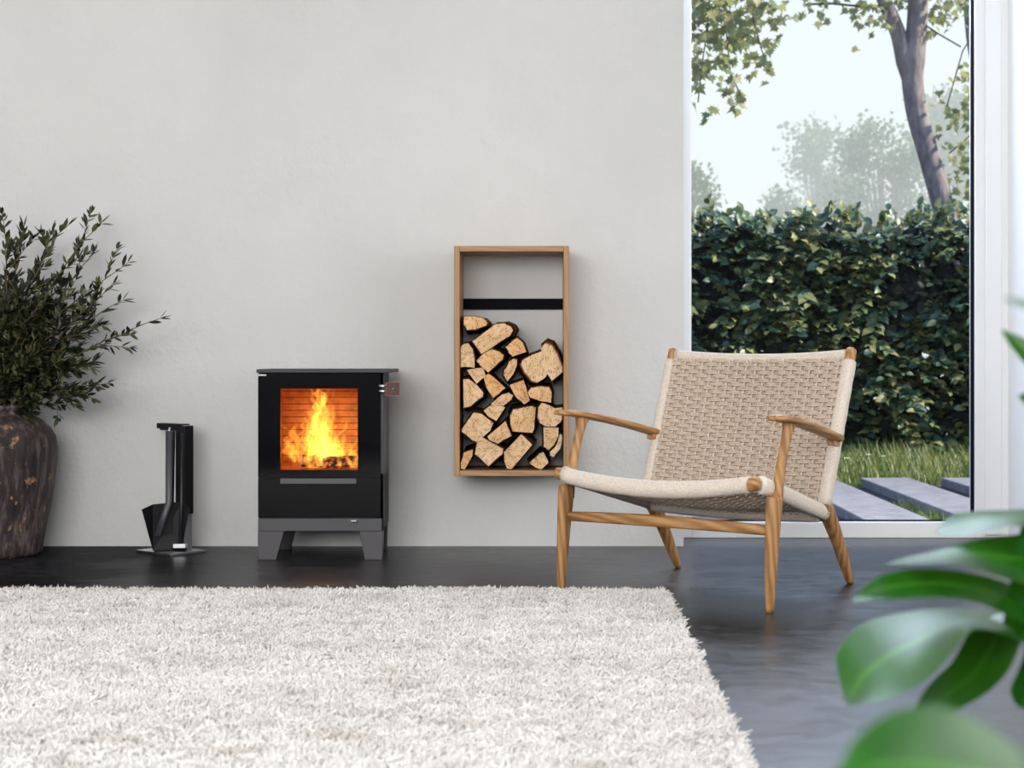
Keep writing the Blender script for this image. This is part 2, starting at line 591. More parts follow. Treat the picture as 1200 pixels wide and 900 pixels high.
# ------------------------------------------------------------------ stove
def stove():
    Y0 = 5.168
    cx = -.739
    st = empty('wood_stove', 'black steel wood-burning stove with glass door and a fire lit inside', 'stove', (cx, Y0, 0))
    hw = .205
    zb, zt = .094, .612
    D = .31
    wx0, wx1 = (328.5 - VPX) / 358 - cx, (419.2 - VPX) / 358 - cx     # window opening in the door
    wz0, wz1 = CAM_H + (VPY - 550.7) / 358, CAM_H + (VPY - 455.4) / 358
    # body shell open to the front
    mb = MB()
    bk = .19  # half width at back
    def prism(x0f, x1f, x0b, x1b, z0, z1, y0=.016, y1=D):
        vs = [(x0f, y0, z0), (x1f, y0, z0), (x1b, y1, z0), (x0b, y1, z0), (x0f, y0, z1), (x1f, y0, z1), (x1b, y1, z1), (x0b, y1, z1)]
        mb.add(vs, [(0, 3, 2, 1), (4, 5, 6, 7), (0, 1, 5, 4), (1, 2, 6, 5), (2, 3, 7, 6), (3, 0, 4, 7)], None, 0, False)
    hb = hw - .012
    prism(-hw, -hw + .03, -hb, -hb + .03, zb, zt)
    prism(hw - .03, hw, hb - .03, hb, zb, zt)
    prism(-hw, hw, -hb, hb, zb, wz0 - .012)
    prism(-hw, hw, -hb, hb, wz1 + .012, zt)
    mb.box((-hb, D - .06, zb), (hb, D, zt))
    mb.build('body', 'stove_grey_steel', st, bevel=.002)
    # firebox lining with grooves
    mb = MB()
    yb = .235
    nb = 13
    hgt = (wz1 - wz0 + .02) / nb
    for k in range(nb):
        z0 = wz0 - .01 + k * hgt
        mb.box((-hw + .03, yb, z0), (hw - .03, yb + .012, z0 + hgt - .0021))
    mb.box((-hw + .03, yb + .008, wz0 - .01), (hw - .03, yb + .015, wz1 + .01), 1)
    for s in (-1, 1):
        xw = -hw + .03 if s < 0 else hw - .042
        mb.box((xw, .016, wz0 - .01), (xw + .012, yb, wz1 + .01))
    mb.box((-hw + .03, .016, wz0 - .012), (hw - .03, yb, wz0 - .002))
    mb.box((-hw + .03, .016, wz1 + .002), (hw - .03, yb, wz1 + .012))
    mb.build('firebrick_lining', ['vermiculite', 'groove_shade'], st)
    # top plate
    MB().box((-hw - .004, -.004, zt), (hw + .022, D + .004, zt + .012)).build('top_plate', 'stove_steel', st, bevel=.002)
    # small chrome badge under the top plate
    MB().box((-hw + .002, -.004, zt - .010), (-hw + .028, 0, zt - .005)).build('badge', 'chrome', st)
    # door: black glass frame with clear viewing window
    dz0, dz1 = CAM_H + (VPY - 606.5) / 358, zt - .002
    dx0, dx1 = -hw + .001, hw - .008
    door = empty('door', loc=(0, 0, 0)); door.parent = st
    split = CAM_H + (VPY - 559.6) / 358
    mb = MB()
    mb.box((dx0, 0, split), (wx0, .015, dz1))
    mb.box((wx1, 0, split), (dx1, .015, dz1))
    mb.box((wx0, 0, wz1), (wx1, .015, dz1))
    mb.box((wx0, 0, split), (wx1, .015, wz0))
    mb.build('glass_frame', 'black_glass', door)
    MB().add([(wx0, .007, wz0), (wx1, .007, wz0), (wx1, .007, wz1), (wx0, .007, wz1)], [(0, 1, 2, 3)], None, 0, False).build('viewing_glass', 'window_glass', door)
    MB().box((dx0, 0, dz0), (dx1, .015, split - .0015)).build('lower_glass', 'black_glass', door)
    MB().box((wx0, -.0015, split - .020), (wx1 - .005, .0, split - .003)).build('pull_lip', 'lip_grey', door)
    # handle: two chrome studs and a leather square
    hd = empty('handle'); hd.parent = st
    hz = CAM_H + (VPY - 455.5) / 358
    for dz in (-.0085, .0085):
        MB().tube([(hw - .012, -.004, hz + dz), (hw + .0125, -.004, hz + dz)], .0058, 16).build('stud', 'chrome', hd)
    MB().box((hw + .012, -.013, hz - .021), (hw + .055, .007, hz + .021)).build('leather_grip', 'leather', hd, bevel=.003)
    mb = MB()
    x0, x1, z0, z1 = hw + .012, hw + .055, hz - .021, hz + .021
    mb.tube([(x0, -.0135, z0), (x1, -.0135, z0), (x1, -.0135, z1), (x0, -.0135, z1), (x0, -.0135, z0)], .0013, 6)
    mb.build('grip_edging', 'leather_edge', hd)
    MB().box((x0 + .018, -.0145, hz - .0012), (x0 + .024, -.0128, hz + .0012)).build('rivet', 'chrome', hd)
    # base strip and air lever
    MB().box((-hw + .001, -.002, zb), (hw - .004, .016, dz0 - .003)).build('base_strip', 'stove_grey_steel', st, bevel=.0015)
    lz = CAM_H + (VPY - 610.5) / 358
    lx = (415 - VPX) / 358 - cx
    MB().box((lx - .010, -.016, lz - .003), (lx + .010, 0, lz + .003)).build('air_lever', 'chrome', st, bevel=.002)
    # legs: tapered plates
    def leg(s, y0, y1):
        a, b, c = hw, hw - .078, hw - .060
        if y0 > .1:
            a -= .014
        m = MB()
        if s < 0:
            pts = [(-a, zb), (-a, 0), (-c, 0), (-b + .008, zb)]
        else:
            pts = [(b, zb), (c, 0), (a - .003, 0), (a, zb)]
        vs = [(x, y0, z) for x, z in pts] + [(x, y1, z) for x, z in pts]
        m.add(vs, [(0, 1, 2, 3), (7, 6, 5, 4), (0, 4, 5, 1), (1, 5, 6, 2), (2, 6, 7, 3), (3, 7, 4, 0)], None, 0, False)
        return m
    for s in (-1, 1):
        leg(s, .0, .035).build('leg', 'stove_grey_steel', st, bevel=.0015)
        leg(s, D - .04, D - .01).build('leg', 'stove_steel', st, bevel=.0015)
    # logs burning on the grate
    fy = Y0 + .12
    specs = [((-.072, -.045, .020), (.052, -.012, .012), .022, 'pale-ended log burning at the left of the stove fire'),
             ((-.03, .03, .014), (.085, .02, .014), .020, 'charred log glowing behind the others inside the stove'),
             ((.0, -.055, .013), (.11, -.03, .02), .019, 'glowing log burning at the right of the stove fire')]
    for a, b, r, lab in specs:
        lg = empty('burning_log', lab, 'log', (cx, fy, wz0), group='logs burning in the stove')
        A, B = Vector(a) + Vector((0, 0, .006)), Vector(b) + Vector((0, 0, .006))
        pts = [A.lerp(B, k / 6) + Vector((0, 0, random.uniform(-.002, .002))) for k in range(7)]
        MB().tube(pts, [r * random.uniform(.85, 1.1) for _ in pts], 10).build('charred_wood', 'ember_wood', lg)
        d = (A - B).normalized()
        MB().tube([A + d * .001, A + d * .003], [r * .9, r * .8], 10).build('cut_end', 'ash_end', lg)
    # flames
    fire = empty('fire', 'bright yellow flames rising from logs behind the stove window', 'fire', (cx, fy, wz0 + .01))
    rnd = random.Random(5)

    def ribbon(x0, y0, z0, dx, h, w, ph, amp, twist=0.0):
        mb = MB()
        n, m = 22, 4
        rows = []
        for i in range(n + 1):
            v = i / n
            x = x0 + dx * v ** 1.2 + amp * math.sin(ph + v * 7.5) * v ** .8 + .35 * amp * math.sin(ph * 2.1 + v * 17) * v
            y = y0 + .012 * math.sin(ph * 1.7 + v * 5)
            z = z0 + h * v
            ww = 1.65 * w * (.35 + 1.25 * v ** .55 * 1.0) * (1 - v) ** .75 * (1 + .28 * math.sin(ph * 3 + v * 11)) + .0006
            a = twist * math.sin(ph + v * 4)
            rows.append([(x + ww * (k / m * 2 - 1) * math.cos(a), y + ww * (k / m * 2 - 1) * math.sin(a), z) for k in range(m + 1)])
        vs = [p for r_ in rows for p in r_]
        fs, uv = [], []
        for i in range(n):
            for k in range(m):
                fs.append((i * (m + 1) + k, i * (m + 1) + k + 1, (i + 1) * (m + 1) + k + 1, (i + 1) * (m + 1) + k))
                uv.append([(k / m, i / n), ((k + 1) / m, i / n), ((k + 1) / m, (i + 1) / n), (k / m, (i + 1) / n)])
        mb.add(vs, fs, uv)
        o = mb.build('flame', 'flame', fire)
        o.visible_shadow = True
    # main column leaning: base near x -.02, top near x -.005
    U = rnd.uniform
    for k in range(10):
        ribbon(U(-.065, .025), U(-.085, .03), U(-.012, .02), U(-.01, .03), U(.14, .20), U(.018, .034), U(0, 6), .014, .5)
    for k in range(8):
        ribbon(U(-.045, .0), U(-.03, .03), .07 + U(0, .05), U(-.01, .035), U(.13, .165), U(.009, .018), U(0, 6), .017, .7)
    for k in range(6):
        ribbon(U(-.07, .05), U(-.06, .03), .03 + U(0, .06), U(-.02, .03), U(.08, .12), U(.006, .012), U(0, 6), .02, .7)
    for k in range(5):
        ribbon(U(-.035, -.005), U(-.03, .0), .17 + U(0, .03), U(-.02, .03), U(.06, .075), U(.006, .010), U(0, 6), .016, .7)
    for k in range(8):
        ribbon(U(-.105, -.04), U(-.08, .03), U(-.005, .05), U(-.035, .012), U(.07, .14), U(.010, .020), U(0, 6), .017, .5)
    for k in range(8):
        ribbon(U(.0, .06), U(-.05, .03), U(0, .02), U(-.04, .0), U(.07, .13), U(.012, .024), U(0, 6), .010, .5)
    for k in range(11):
        ribbon(U(.055, .118), U(-.085, .02), U(-.012, .01), U(-.03, .01), U(.05, .115), U(.006, .014), U(0, 6), .014, .5)
    # light given off by the fire
    ld = bpy.data.lights.new('fire_light', 'POINT')
    ld.color = (1.0, .42, .08); ld.energy = .42; ld.shadow_soft_size = .03
    lo = bpy.data.objects.new('fire_light', ld)
    COL.objects.link(lo)
    lo.location = (cx - .02, fy - .03, wz0 + .12)


stove()


# ------------------------------------------------------------------ log rack and firewood
RX0, RX1, RZ0, RZ1, RYF = -.3086, .077, .265, 1.036, 5.286
TH = .0186


def rack():
    rk = empty('log_rack', 'tall oak frame log rack hung on the white wall', 'log rack', ((RX0 + RX1) / 2, WALL_Y, RZ0))
    ox, oy, oz = rk.location
    D0, D1 = RYF - oy, -.001

    def b(name, x0, x1, z0, z1, mat, y0=D0, y1=D1, bev=.0015):
        return MB().box((x0 - ox, y0, z0 - oz), (x1 - ox, y1, z1 - oz)).build(name, mat, rk, bevel=bev)
    b('side_panel', RX0, RX0 + TH, RZ0, RZ1, 'rack_up')
    b('side_panel', RX1 - TH, RX1, RZ0, RZ1, 'rack_up')
    b('top_panel', RX0 + TH + .0004, RX1 - TH - .0004, RZ1 - TH, RZ1, 'rack_across')
    b('bottom_panel', RX0 + TH + .0004, RX1 - TH - .0004, RZ0, RZ0 + TH, 'rack_across')
    zt, zb = CAM_H + (VPY - 350) / 334, CAM_H + (VPY - 362.7) / 334
    b('steel_bar', RX0 + TH, RX1 - TH, zb, zt, 'dark_metal', -.012, -.002, .001)


rack()

LOGS = [
    ([(100, 48), (150, 45), (200, 55), (220, 78), (213, 94), (165, 115), (115, 117), (100, 90)], [4, 5, 6], 'topmost split log, lying flat against the left side of the rack'),
    ([(142, 172), (262, 83), (310, 80), (340, 95), (352, 115), (335, 145), (230, 212), (188, 236)], [2, 3, 4, 5], 'large tilted log near the top, just under the topmost log'),
    ([(82, 200), (100, 183), (125, 180), (148, 205), (158, 250), (157, 305), (120, 300), (76, 302)], [2, 3, 4], 'wedge of firewood on the left side, below the topmost log'),
    ([(163, 270), (200, 232), (245, 208), (280, 218), (305, 240), (300, 262), (225, 330), (195, 305)], [2, 3, 4, 5], 'blocky log with a small dark knot under the large tilted log'),
    ([(308, 200), (350, 160), (368, 152), (395, 175), (415, 225), (345, 248), (325, 228)], [0, 1, 6], 'small wedge log right of the large tilted log near the top'),
    ([(298, 345), (300, 318), (325, 275), (350, 258), (368, 262), (368, 290), (350, 335), (318, 375)], [0, 1, 7], 'narrow upright log between the knotted block and the big twin-lobed log'),
    ([(385, 290), (395, 265), (440, 240), (490, 222), (490, 200), (515, 177), (545, 190), (570, 230), (600, 300), (598, 325), (545, 372), (520, 335), (510, 355), (470, 380), (440, 372), (405, 330)], [5, 6, 7, 8, 13, 14, 15], 'biggest log, twin-lobed with a dark bark edge, topmost at the right side'),
    ([(115, 315), (160, 305), (200, 302), (210, 345), (165, 385), (150, 365)], [], 'small wedge log below the knotted block at the left'),
    ([(97, 362), (125, 360), (165, 388), (200, 430), (195, 452), (135, 500), (100, 508)], [4, 5], 'half-round log halfway down the left side of the rack'),
    ([(198, 350), (225, 332), (255, 355), (312, 408), (250, 460), (215, 405)], [3], 'cracked triangular log right under the knotted block'),
    ([(330, 390), (400, 365), (415, 405), (432, 470), (405, 488), (360, 450)], [], 'dark-cracked wedge log in the middle of the pile'),
    ([(420, 430), (440, 402), (480, 392), (530, 398), (543, 430), (540, 480), (490, 472), (435, 455)], [1, 2], 'squat log directly below the twin-lobed log'),
    ([(237, 485), (290, 440), (330, 428), (352, 440), (345, 460), (300, 495), (245, 497)], [2, 3], 'flat sliver of wood under the cracked triangular log'),
    ([(200, 520), (235, 492), (300, 497), (308, 505), (265, 572), (225, 550)], [], 'small reddish wedge under the flat sliver'),
    ([(332, 540), (345, 512), (400, 500), (445, 493), (463, 500), (455, 610), (445, 632), (345, 625), (335, 590)], [0, 1, 2, 3], 'square pale log low in the middle of the pile'),
    ([(470, 500), (490, 478), (530, 492), (560, 508), (597, 502), (595, 570), (560, 600), (510, 598), (478, 580), (468, 550)], [0, 8, 9], 'orange log on the right side, just right of the square pale log'),
    ([(500, 602), (560, 603), (578, 604), (576, 650), (550, 700), (525, 722), (502, 705)], [4, 5], 'orange wedge on the right side below the orange log'),
    ([(582, 640), (592, 645), (594, 665), (582, 712), (552, 750), (535, 742), (532, 728), (558, 705), (580, 660)], [0, 1, 2, 3, 4], 'thin curved slab with whitish bark at the lower right side'),
    ([(92, 610), (150, 528), (190, 535), (250, 580), (235, 620), (165, 682), (140, 670), (90, 628)], [5, 6], 'large blocky log low on the left side of the rack'),
    ([(218, 650), (310, 572), (330, 620), (342, 648), (270, 690), (230, 670)], [3, 4], 'streaked wedge leaning right of the large blocky log at lower left'),
    ([(180, 645), (300, 712), (295, 740), (225, 803), (155, 740), (165, 690)], [2, 3], 'diamond-shaped log at the bottom, second from the left'),
    ([(300, 730), (390, 637), (446, 690), (340, 815), (315, 810), (300, 770)], [4, 5], 'long tilted log at the bottom, right of the diamond-shaped log'),
    ([(80, 780), (100, 725), (148, 710), (145, 745), (105, 822), (85, 810)], [0, 1], 'small log in the bottom left corner of the rack'),
    ([(428, 780), (480, 730), (500, 725), (528, 780), (490, 825), (460, 805)], [0, 1], 'dark-topped log in the bottom right corner of the rack'),
]


def logs():
    rnd = random.Random(3)
    for k, (poly, bark_edges, lab) in enumerate(LOGS):
        yf = RYF + rnd.uniform(.004, .03)
        P = []
        cxp = sum(p[0] for p in poly) / len(poly); cyp = sum(p[1] for p in poly) / len(poly)
        for x, y in poly:
            px, py = 520 + x / 4.2857, 360 + y / 4.2857
            w = at(px, py, yf)
            P.append((w.x, w.z))
        # keep inside the rack
        P = [(min(max(x, RX0 + TH + .0015), RX1 - TH - .0015), max(z, RZ0 + TH + .001)) for x, z in P]
        cx = sum(p[0] for p in P) / len(P); cz = sum(p[1] for p in P) / len(P)
        # refine the outline
        pts, tags = [], []
        n = len(P)
        for i in range(n):
            a, b = P[i], P[(i + 1) % n]
            isb = i in bark_edges
            m = max(2, int(math.dist(a, b) / .006))
            for j in range(m):
                t = j / m
                x, z = a[0] + (b[0] - a[0]) * t, a[1] + (b[1] - a[1]) * t
                q = mnoise.noise(Vector((x * 90, z * 90, k * 7.1))) * (.0016 if isb else .0009)
                d = math.hypot(x - cx, z - cz) + 1e-6
                pts.append((x + (x - cx) / d * q - cx, z + (z - cz) / d * q - cz))
                tags.append(isb)
        m = len(pts)
        L = WALL_Y - yf - rnd.uniform(.004, .012)
        # bark inset so the wood end and its rim differ
        mb = MB()
        cols = [0.0, .002, .08, .16, L]
        rings = []
        for c in cols:
            g = .985 if c == 0 else 1.0
            g *= 1 + .21 * min(c / .12, 1)
            rings.append([(min(max(x * g + mnoise.noise(Vector((x * 40, c * 20, z * 40 + k))) * .0012 * (c > 0), RX0 + TH + .0012 - cx), RX1 - TH - .0012 - cx), c, max(z * g, RZ0 + TH + .0008 - cz)) for x, z in pts])
        vs = [p for r_ in rings for p in r_]
        for r_ in range(len(cols) - 1):
            for j in range(m):
                q = (j + 1) % m
                mb.add([vs[r_ * m + j], vs[r_ * m + q], vs[(r_ + 1) * m + q], vs[(r_ + 1) * m + j]], [(0, 3, 2, 1)], None, 1, False)
        # front face as a fan with a slightly uneven surface
        ctr = (0, rnd.uniform(-.001, .002), 0)
        mid = [(x * .5, rnd.uniform(-.0012, .0012), z * .5) for x, z in pts]
        fr = rings[0]
        for j in range(m):
            q = (j + 1) % m
            mb.add([fr[j], fr[q], mid[q], mid[j]], [(0, 1, 2, 3)], None, 0, False)
            mb.add([mid[j], mid[q], ctr], [(0, 1, 2)], None, 0, False)
        bk = rings[-1]
        mb.add(bk, [tuple(range(m - 1, -1, -1))], None, 0, False)
        root = mb.build('firewood_log', ['end_grain', 'split_wood'], loc=(cx, yf, cz))
        tag(root, lab, 'firewood', 'split logs stacked in the wooden rack')
        # bark as a shell over the bark edges
        if bark_edges:
            bm = MB()
            th = .0035 if k != 17 else .004
            for j in range(m):
                if not tags[j]:
                    continue
                q = (j + 1) % m
                def off(p, e):
                    d = math.hypot(*p) + 1e-6
                    return (p[0] * (1 - e / d), p[1] * (1 - e / d))
                A, B = pts[j], pts[q]
                Ai, Bi = off(A, th * .8), off(B, th * .8)
                Ao, Bo = off(A, -.0016), off(B, -.0016)
                def cl(p):
                    return (min(max(p[0], RX0 + TH + .0005 - cx), RX1 - TH - .0005 - cx), max(p[1], RZ0 + TH + .0004 - cz))
                Ao, Bo = cl(Ao), cl(Bo)
                v8 = [(Ai[0], -.0012, Ai[1]), (Bi[0], -.0012, Bi[1]), (Bo[0], -.0012, Bo[1]), (Ao[0], -.0012, Ao[1]),
                      *[(p_[0], L, p_[1]) for p_ in (cl((Ai[0] * 1.21, Ai[1] * 1.21)), cl((Bi[0] * 1.21, Bi[1] * 1.21)), cl((Bo[0] * 1.23, Bo[1] * 1.23)), cl((Ao[0] * 1.23, Ao[1] * 1.23)))]]
                bm.add(v8, [(0, 1, 2, 3), (3, 2, 6, 7), (0, 3, 7, 4), (1, 5, 6, 2)], None, 0, False)
            bm.build('bark', 'pale_bark' if k == 17 else ('red_bark' if k == 6 else 'bark'), root)


logs()


# ------------------------------------------------------------------ fireplace tools
def tools():
    near = Vector((-1.25, 5.256, 0))
    e1 = Vector((.093, .114, 0)).normalized(); e2 = Vector((-.125, .139, 0)).normalized()
    ang = math.atan2(e1.y, e1.x)
    st = empty('fireplace_tool_stand', 'polished steel fireplace tool stand on the floor between urn and stove', 'tool stand', near, (0, 0, ang))
    # local x along e1 (.147), local y along e2 (~ perpendicular, .187)
    MB().box((0, 0, 0), (.147, .187, .008)).build('base_plate', 'brushed_steel', st, bevel=.0015)
    # post: flat bar; its upper dark reflection is put in as a black shell
    px, py = .095, .05
    MB().box((px, py, .008), (px + .034, py + .042, .432)).build('post', 'brushed_steel', st, bevel=.0015)
    mb = MB()
    mb.box((px - .002, py - .004, .13), (px + .036, py + .046, .43))
    mb.build('post_reflection', 'tool_black', st, bevel=.002)
    mb = MB()
    mb.box((px - .004, py + .008, .412), (px + .030, py + .13, .436))
    mb.box((px - .004, py + .12, .418), (px + .030, py + .148, .436))
    mb.build('hanger_arm', 'tool_black', st, bevel=.002)

    inv = Matrix.Rotation(-ang, 3, 'Z')

    def loc(p):
        return p - near
    # ash shovel: upright pan, open to the front, hanging handle
    o = at(195, 645, 5.36)
    sh = empty('ash_shovel', 'black ash shovel pan standing upright on the tool stand base', 'shovel', (o.x, o.y, .008))
    b0 = at(179, 645, 5.33); b1 = at(213, 643, 5.36)
    t0 = at(179, 591, 5.33); t1 = at(214, 588, 5.37)
    f0 = at(166, 597, 5.27)
    f1 = at(222, 596, 5.30)
    def rel(p): return (p.x - o.x, p.y - o.y, max(p.z - .008, .001))
    n = Vector((0, .003, 0))
    def sheet(pts, name):
        a = [Vector(rel(p)) for p in pts]
        b = [p + n for p in a]
        k = len(a)
        fs = [tuple(range(k)), tuple(range(2 * k - 1, k - 1, -1))] + [(i, i + k, (i + 1) % k + k, (i + 1) % k) for i in range(k)]
        return MB().add(a + b, fs, None, 0, False).build(name, 'tool_black', sh)
    sheet([b0, b1, t1, t0], 'pan_back')
    sheet([b0, t0, f0], 'pan_side')
    sheet([b1, f1, t1], 'pan_side')
    lipa = at(182, 648, 5.30); lipb = at(211, 647, 5.33)
    sheet([b0, lipa, lipb, b1], 'pan_floor')
    h0 = at(201, 590, 5.365); h1 = at(203, 505, 5.365)
    MB().tube([Vector(rel(h0)) - Vector((0, 0, .04)), rel(h1)], .007, 10).build('shovel_handle', 'tool_black', sh)
    # poker: flat bar hanging from the arm, bent toward the lower left
    q = at(198, 505, 5.34)
    pk = empty('fire_poker', 'bent black poker hanging from the tool stand arm before the shovel', 'poker', (q.x, q.y, 0))
    a, b, c = at(198, 505, 5.325), at(198, 588, 5.325), at(184.5, 628, 5.285)
    mb = MB()
    up = Vector((1, 0, 0)); dp = Vector((0, 1, 0))
    secs = []
    for p, w in ((a, .0115), (b, .0115), (b.lerp(c, .12), .0115), (c, .0105)):
        secs.append(((p.x - q.x, p.y - q.y, p.z), up, dp, w, .006))
    mb.loft(secs, 8, 0, 6)
    mb.build('bar', 'lip_grey', pk)
    MB().tube([(a.x - q.x, a.y - q.y, .412), (a.x - q.x, a.y - q.y + .008, .424), (a.x - q.x, a.y - q.y + .016, .420)], .004, 8).build('hook', 'brushed_steel', pk)
    # hearth brush, low behind the post
    w = at(211, 640, 5.33)
    br = empty('hearth_brush', 'small hearth brush low beside the tool stand post', 'brush', (w.x, w.y, .008))
    MB().box((-.022, -.012, .012), (.022, .012, .026)).build('ferrule', 'brushed_steel', br, bevel=.002)
    MB().box((-.021, -.011, 0), (.021, .011, .013)).build('bristles', 'dark_metal', br)
    MB().tube([(0, 0, .024), (.004, .003, .12), (.006, .005, .40)], .006, 10).build('brush_handle', 'tool_black', br)


tools()


# ------------------------------------------------------------------ urn with olive branches
VC = Vector((-1.862, 5.305, 0))


def urn():
    prof = [(.0, .0), (.15, .0), (.163, .012), (.166, .04), (.176, .09), (.193, .17), (.203, .24), (.210, .31), (.212, .36), (.206, .395), (.190, .425), (.160, .452), (.132, .468), (.116, .476),
            (.112, .483), (.118, .488), (.122, .494), (.121, .501), (.113, .505), (.103, .502), (.100, .49), (.10, .47), (.13, .44), (.17, .39), (.17, .2), (.14, .05), (0, .03)]
    # the bottom and inside close the shell
    mb = MB().lathe([(max(r, .0005), z) for r, z in prof], n=72)
    o = mb.build('clay_urn', 'aged_clay', loc=VC)
    tag(o, 'tall aged dark clay urn with worn orange patches, standing on the floor', 'urn')
    mb = MB()
    return o


urn()


def olive():
    rnd = random.Random(21)

    def leaf(mb, p, d, nrm, L, w):
        d = d.normalized()
        s = d.cross(nrm)
        s = s.normalized() if s.length > 1e-5 else d.orthogonal().normalized()
        n2 = s.cross(d)
        a = p; t = p + d * L + n2 * (L * .06)
        m1 = p + d * L * .33; m2 = p + d * L * .68
        vs = [a, m1 + s * w * .9 + n2 * w * .3, m1, m1 - s * w * .9 + n2 * w * .3, m2 + s * w * .8 + n2 * w * .3, m2 + n2 * L * .02, m2 - s * w * .8 + n2 * w * .3, t]
        for v in vs:
            if v.y > WALL_Y - .004:
                return
        mb.add(vs, [(0, 2, 1), (0, 3, 2), (1, 2, 5, 4), (2, 3, 6, 5), (4, 5, 7), (5, 6, 7)], None, 0, True)

    def bez(a, b, c, t):
        return a.lerp(b, t).lerp(b.lerp(c, t), t)

    def branch(tip, lab, ctrl_up=.6, ntw=6, fruits=3, dens=1.0, start=.22, group='olive branches in the urn'):
        base = VC + Vector((rnd.uniform(-.06, .06), rnd.uniform(-.05, .05), .44))
        root = empty('olive_branch', lab, 'branch', base, group=group)
        T = tip - base
        c = Vector((T.x * (.30 + .1 * rnd.random()), T.y * .3, T.z * ctrl_up))
        o0 = Vector((0, 0, 0))
        N = 16
        pts = [bez(o0, c, T, k / N) + Vector((rnd.gauss(0, .0025), rnd.gauss(0, .0025), rnd.gauss(0, .0025))) * (k > 0) for k in range(N + 1)]
        # stay inside the mouth of the urn
        MB().tube(pts, [.0042 * (1 - .75 * k / N) for k in range(N + 1)], 6).build('stem', 'olive_bark', root)
        lm = MB(); tw = MB()
        off = Vector(base)

        def leaves_on(path, t0, n, LL):
            m = len(path) - 1
            for i in range(n):
                t = t0 + (1 - t0) * (i + rnd.random() * .6) / n
                k = min(int(t * m), m - 1)
                p = path[k].lerp(path[k + 1], t * m - k)
                dr = (path[k + 1] - path[k]).normalized()
                for s in (0, 1):
                    if rnd.random() > .88:
                        continue
                    th = rnd.uniform(0, 2 * PI)
                    x = dr.orthogonal().normalized(); y = dr.cross(x)
                    out = x * math.cos(th) + y * math.sin(th)
                    d = (dr * rnd.uniform(.5, 1.1) + out * rnd.uniform(.45, .9) + Vector((0, 0, rnd.uniform(-.1, .25))))
                    wp = p + off
                    nl = Vector((rnd.gauss(0, .5), rnd.gauss(0, .5) - .2, 1))
                    L = LL * rnd.uniform(.7, 1.2)
                    q = MBproxy(lm, off)
                    leaf(q, wp, d, nl, L, L * rnd.uniform(.15, .21))
            # terminal leaves
            dr = (path[-1] - path[-2]).normalized()
            for s in range(3):
                d = dr + Vector((rnd.gauss(0, .35), rnd.gauss(0, .3), rnd.gauss(0, .35)))
                leaf(MBproxy(lm, off), path[-1] + off, d, Vector((0, -.4, 1)), LL * rnd.uniform(.8, 1.2), LL * .18)
        leaves_on(pts, start + .1, int(19 * dens), .040)
        for j in range(ntw):
            t = start + (1 - start) * (j + rnd.random()) / ntw * .93
            k = min(int(t * N), N - 1)
            p = pts[k]
            dr = (pts[min(k + 2, N)] - pts[k]).normalized()
            out = Vector((rnd.gauss(0, 1), rnd.gauss(0, .7), rnd.gauss(.1, .8))).normalized()
            d = (dr * .9 + out * .75).normalized()
            ln = T.length * rnd.uniform(.14, .30) * (1.1 - .5 * t)
            tp = [p + d * ln * s / 5 + Vector((0, 0, -.012 * (s / 5) ** 2)) for s in range(6)]
            if any((q_ + off).y > WALL_Y - .01 for q_ in tp):
                continue
            tw.tube(tp, [.0018 * (1 - .6 * s / 5) for s in range(6)], 4)
            leaves_on(tp, .10, int(9 * dens), .036)
        lm.merge(tw, 1).build('foliage', ['olive_leaf', 'olive_twig'], root)
        for j in range(fruits):
            t = rnd.uniform(.45, .97)
            k = min(int(t * N), N - 1)
            p = pts[k] + Vector((rnd.uniform(-.012, .012), rnd.uniform(-.02, .0), -rnd.uniform(.008, .016)))
            f = MB()
            prof = [(.0003, -.0078), (.0035, -.0068), (.0055, -.003), (.006, 0), (.0053, .0035), (.0033, .0066), (.0003, .0076)]
            f.lathe(prof, p, 10)
            f.tube([p + Vector((0, 0, .007)), pts[k]], .0007, 4)
            f.build('olive', 'olive_fruit', root)
        return root

    class MBproxy:
        def __init__(self, mb, off): self.mb, self.off = mb, off
        def add(self, vs, *a): self.mb.add([v - self.off for v in vs], *a)

    named = [
        ((186, 374), 5.28, .62, 'olive branch reaching farthest to the right over the wall', 4, 2, .7),
        ((150, 309), 5.26, .66, 'olive branch with a bent tip, just above the farthest-reaching branch', 5, 2, .8),
        ((116, 262), 5.30, .66, 'tall olive branch pointing steeply up and right, right of the twin sprig', 5, 1, .9),
        ((78, 264), 5.24, .68, 'olive branch ending in a leafy fan left of the tall right one', 6, 2, 1),
        ((132, 335), 5.20, .62, 'olive branch ending in dark broad leaves right above the long side branch', 6, 2, 1),
        ((143, 352), 5.34, .6, 'pale-tipped olive branch over the start of the farthest-reaching branch', 6, 2, 1),
        ((128, 450), 5.24, 1.02, 'olive branch arching low with a drooping tip halfway up the bunch', 5, 0, .9),
        ((110, 424), 5.3, .85, 'olive branch leaning right below the middle of the bunch', 7, 0, 1.2),
        ((96, 458), 5.22, 1.15, 'leafy low olive branch bending right above the urn shoulder', 7, 1, 1.3),
        ((88, 476), 5.2, 1.5, 'lowest olive sprig hanging beside the rim of the urn', 4, 0, .6),
        ((28, 268), 5.3, .7, 'upright olive branch at the upper left, second from the picture edge', 6, 1, 1),
        ((4, 252), 5.22, .7, 'tallest olive branch at the left edge of the photo', 6, 1, 1),
        ((108, 296), 5.36, .64, 'olive branch with broad dark leaves under the steep tall one', 6, 1, 1),
        ((55, 300), 5.42, .7, 'olive branch standing behind the leafy fan near the wall', 6, 1, 1.1),
    ]
    for (x, y), Y, cu, lab, ntw, fr, dn in named:
        branch(at(x, y, Y), lab, cu, ntw, fr, dn)
    inner = []
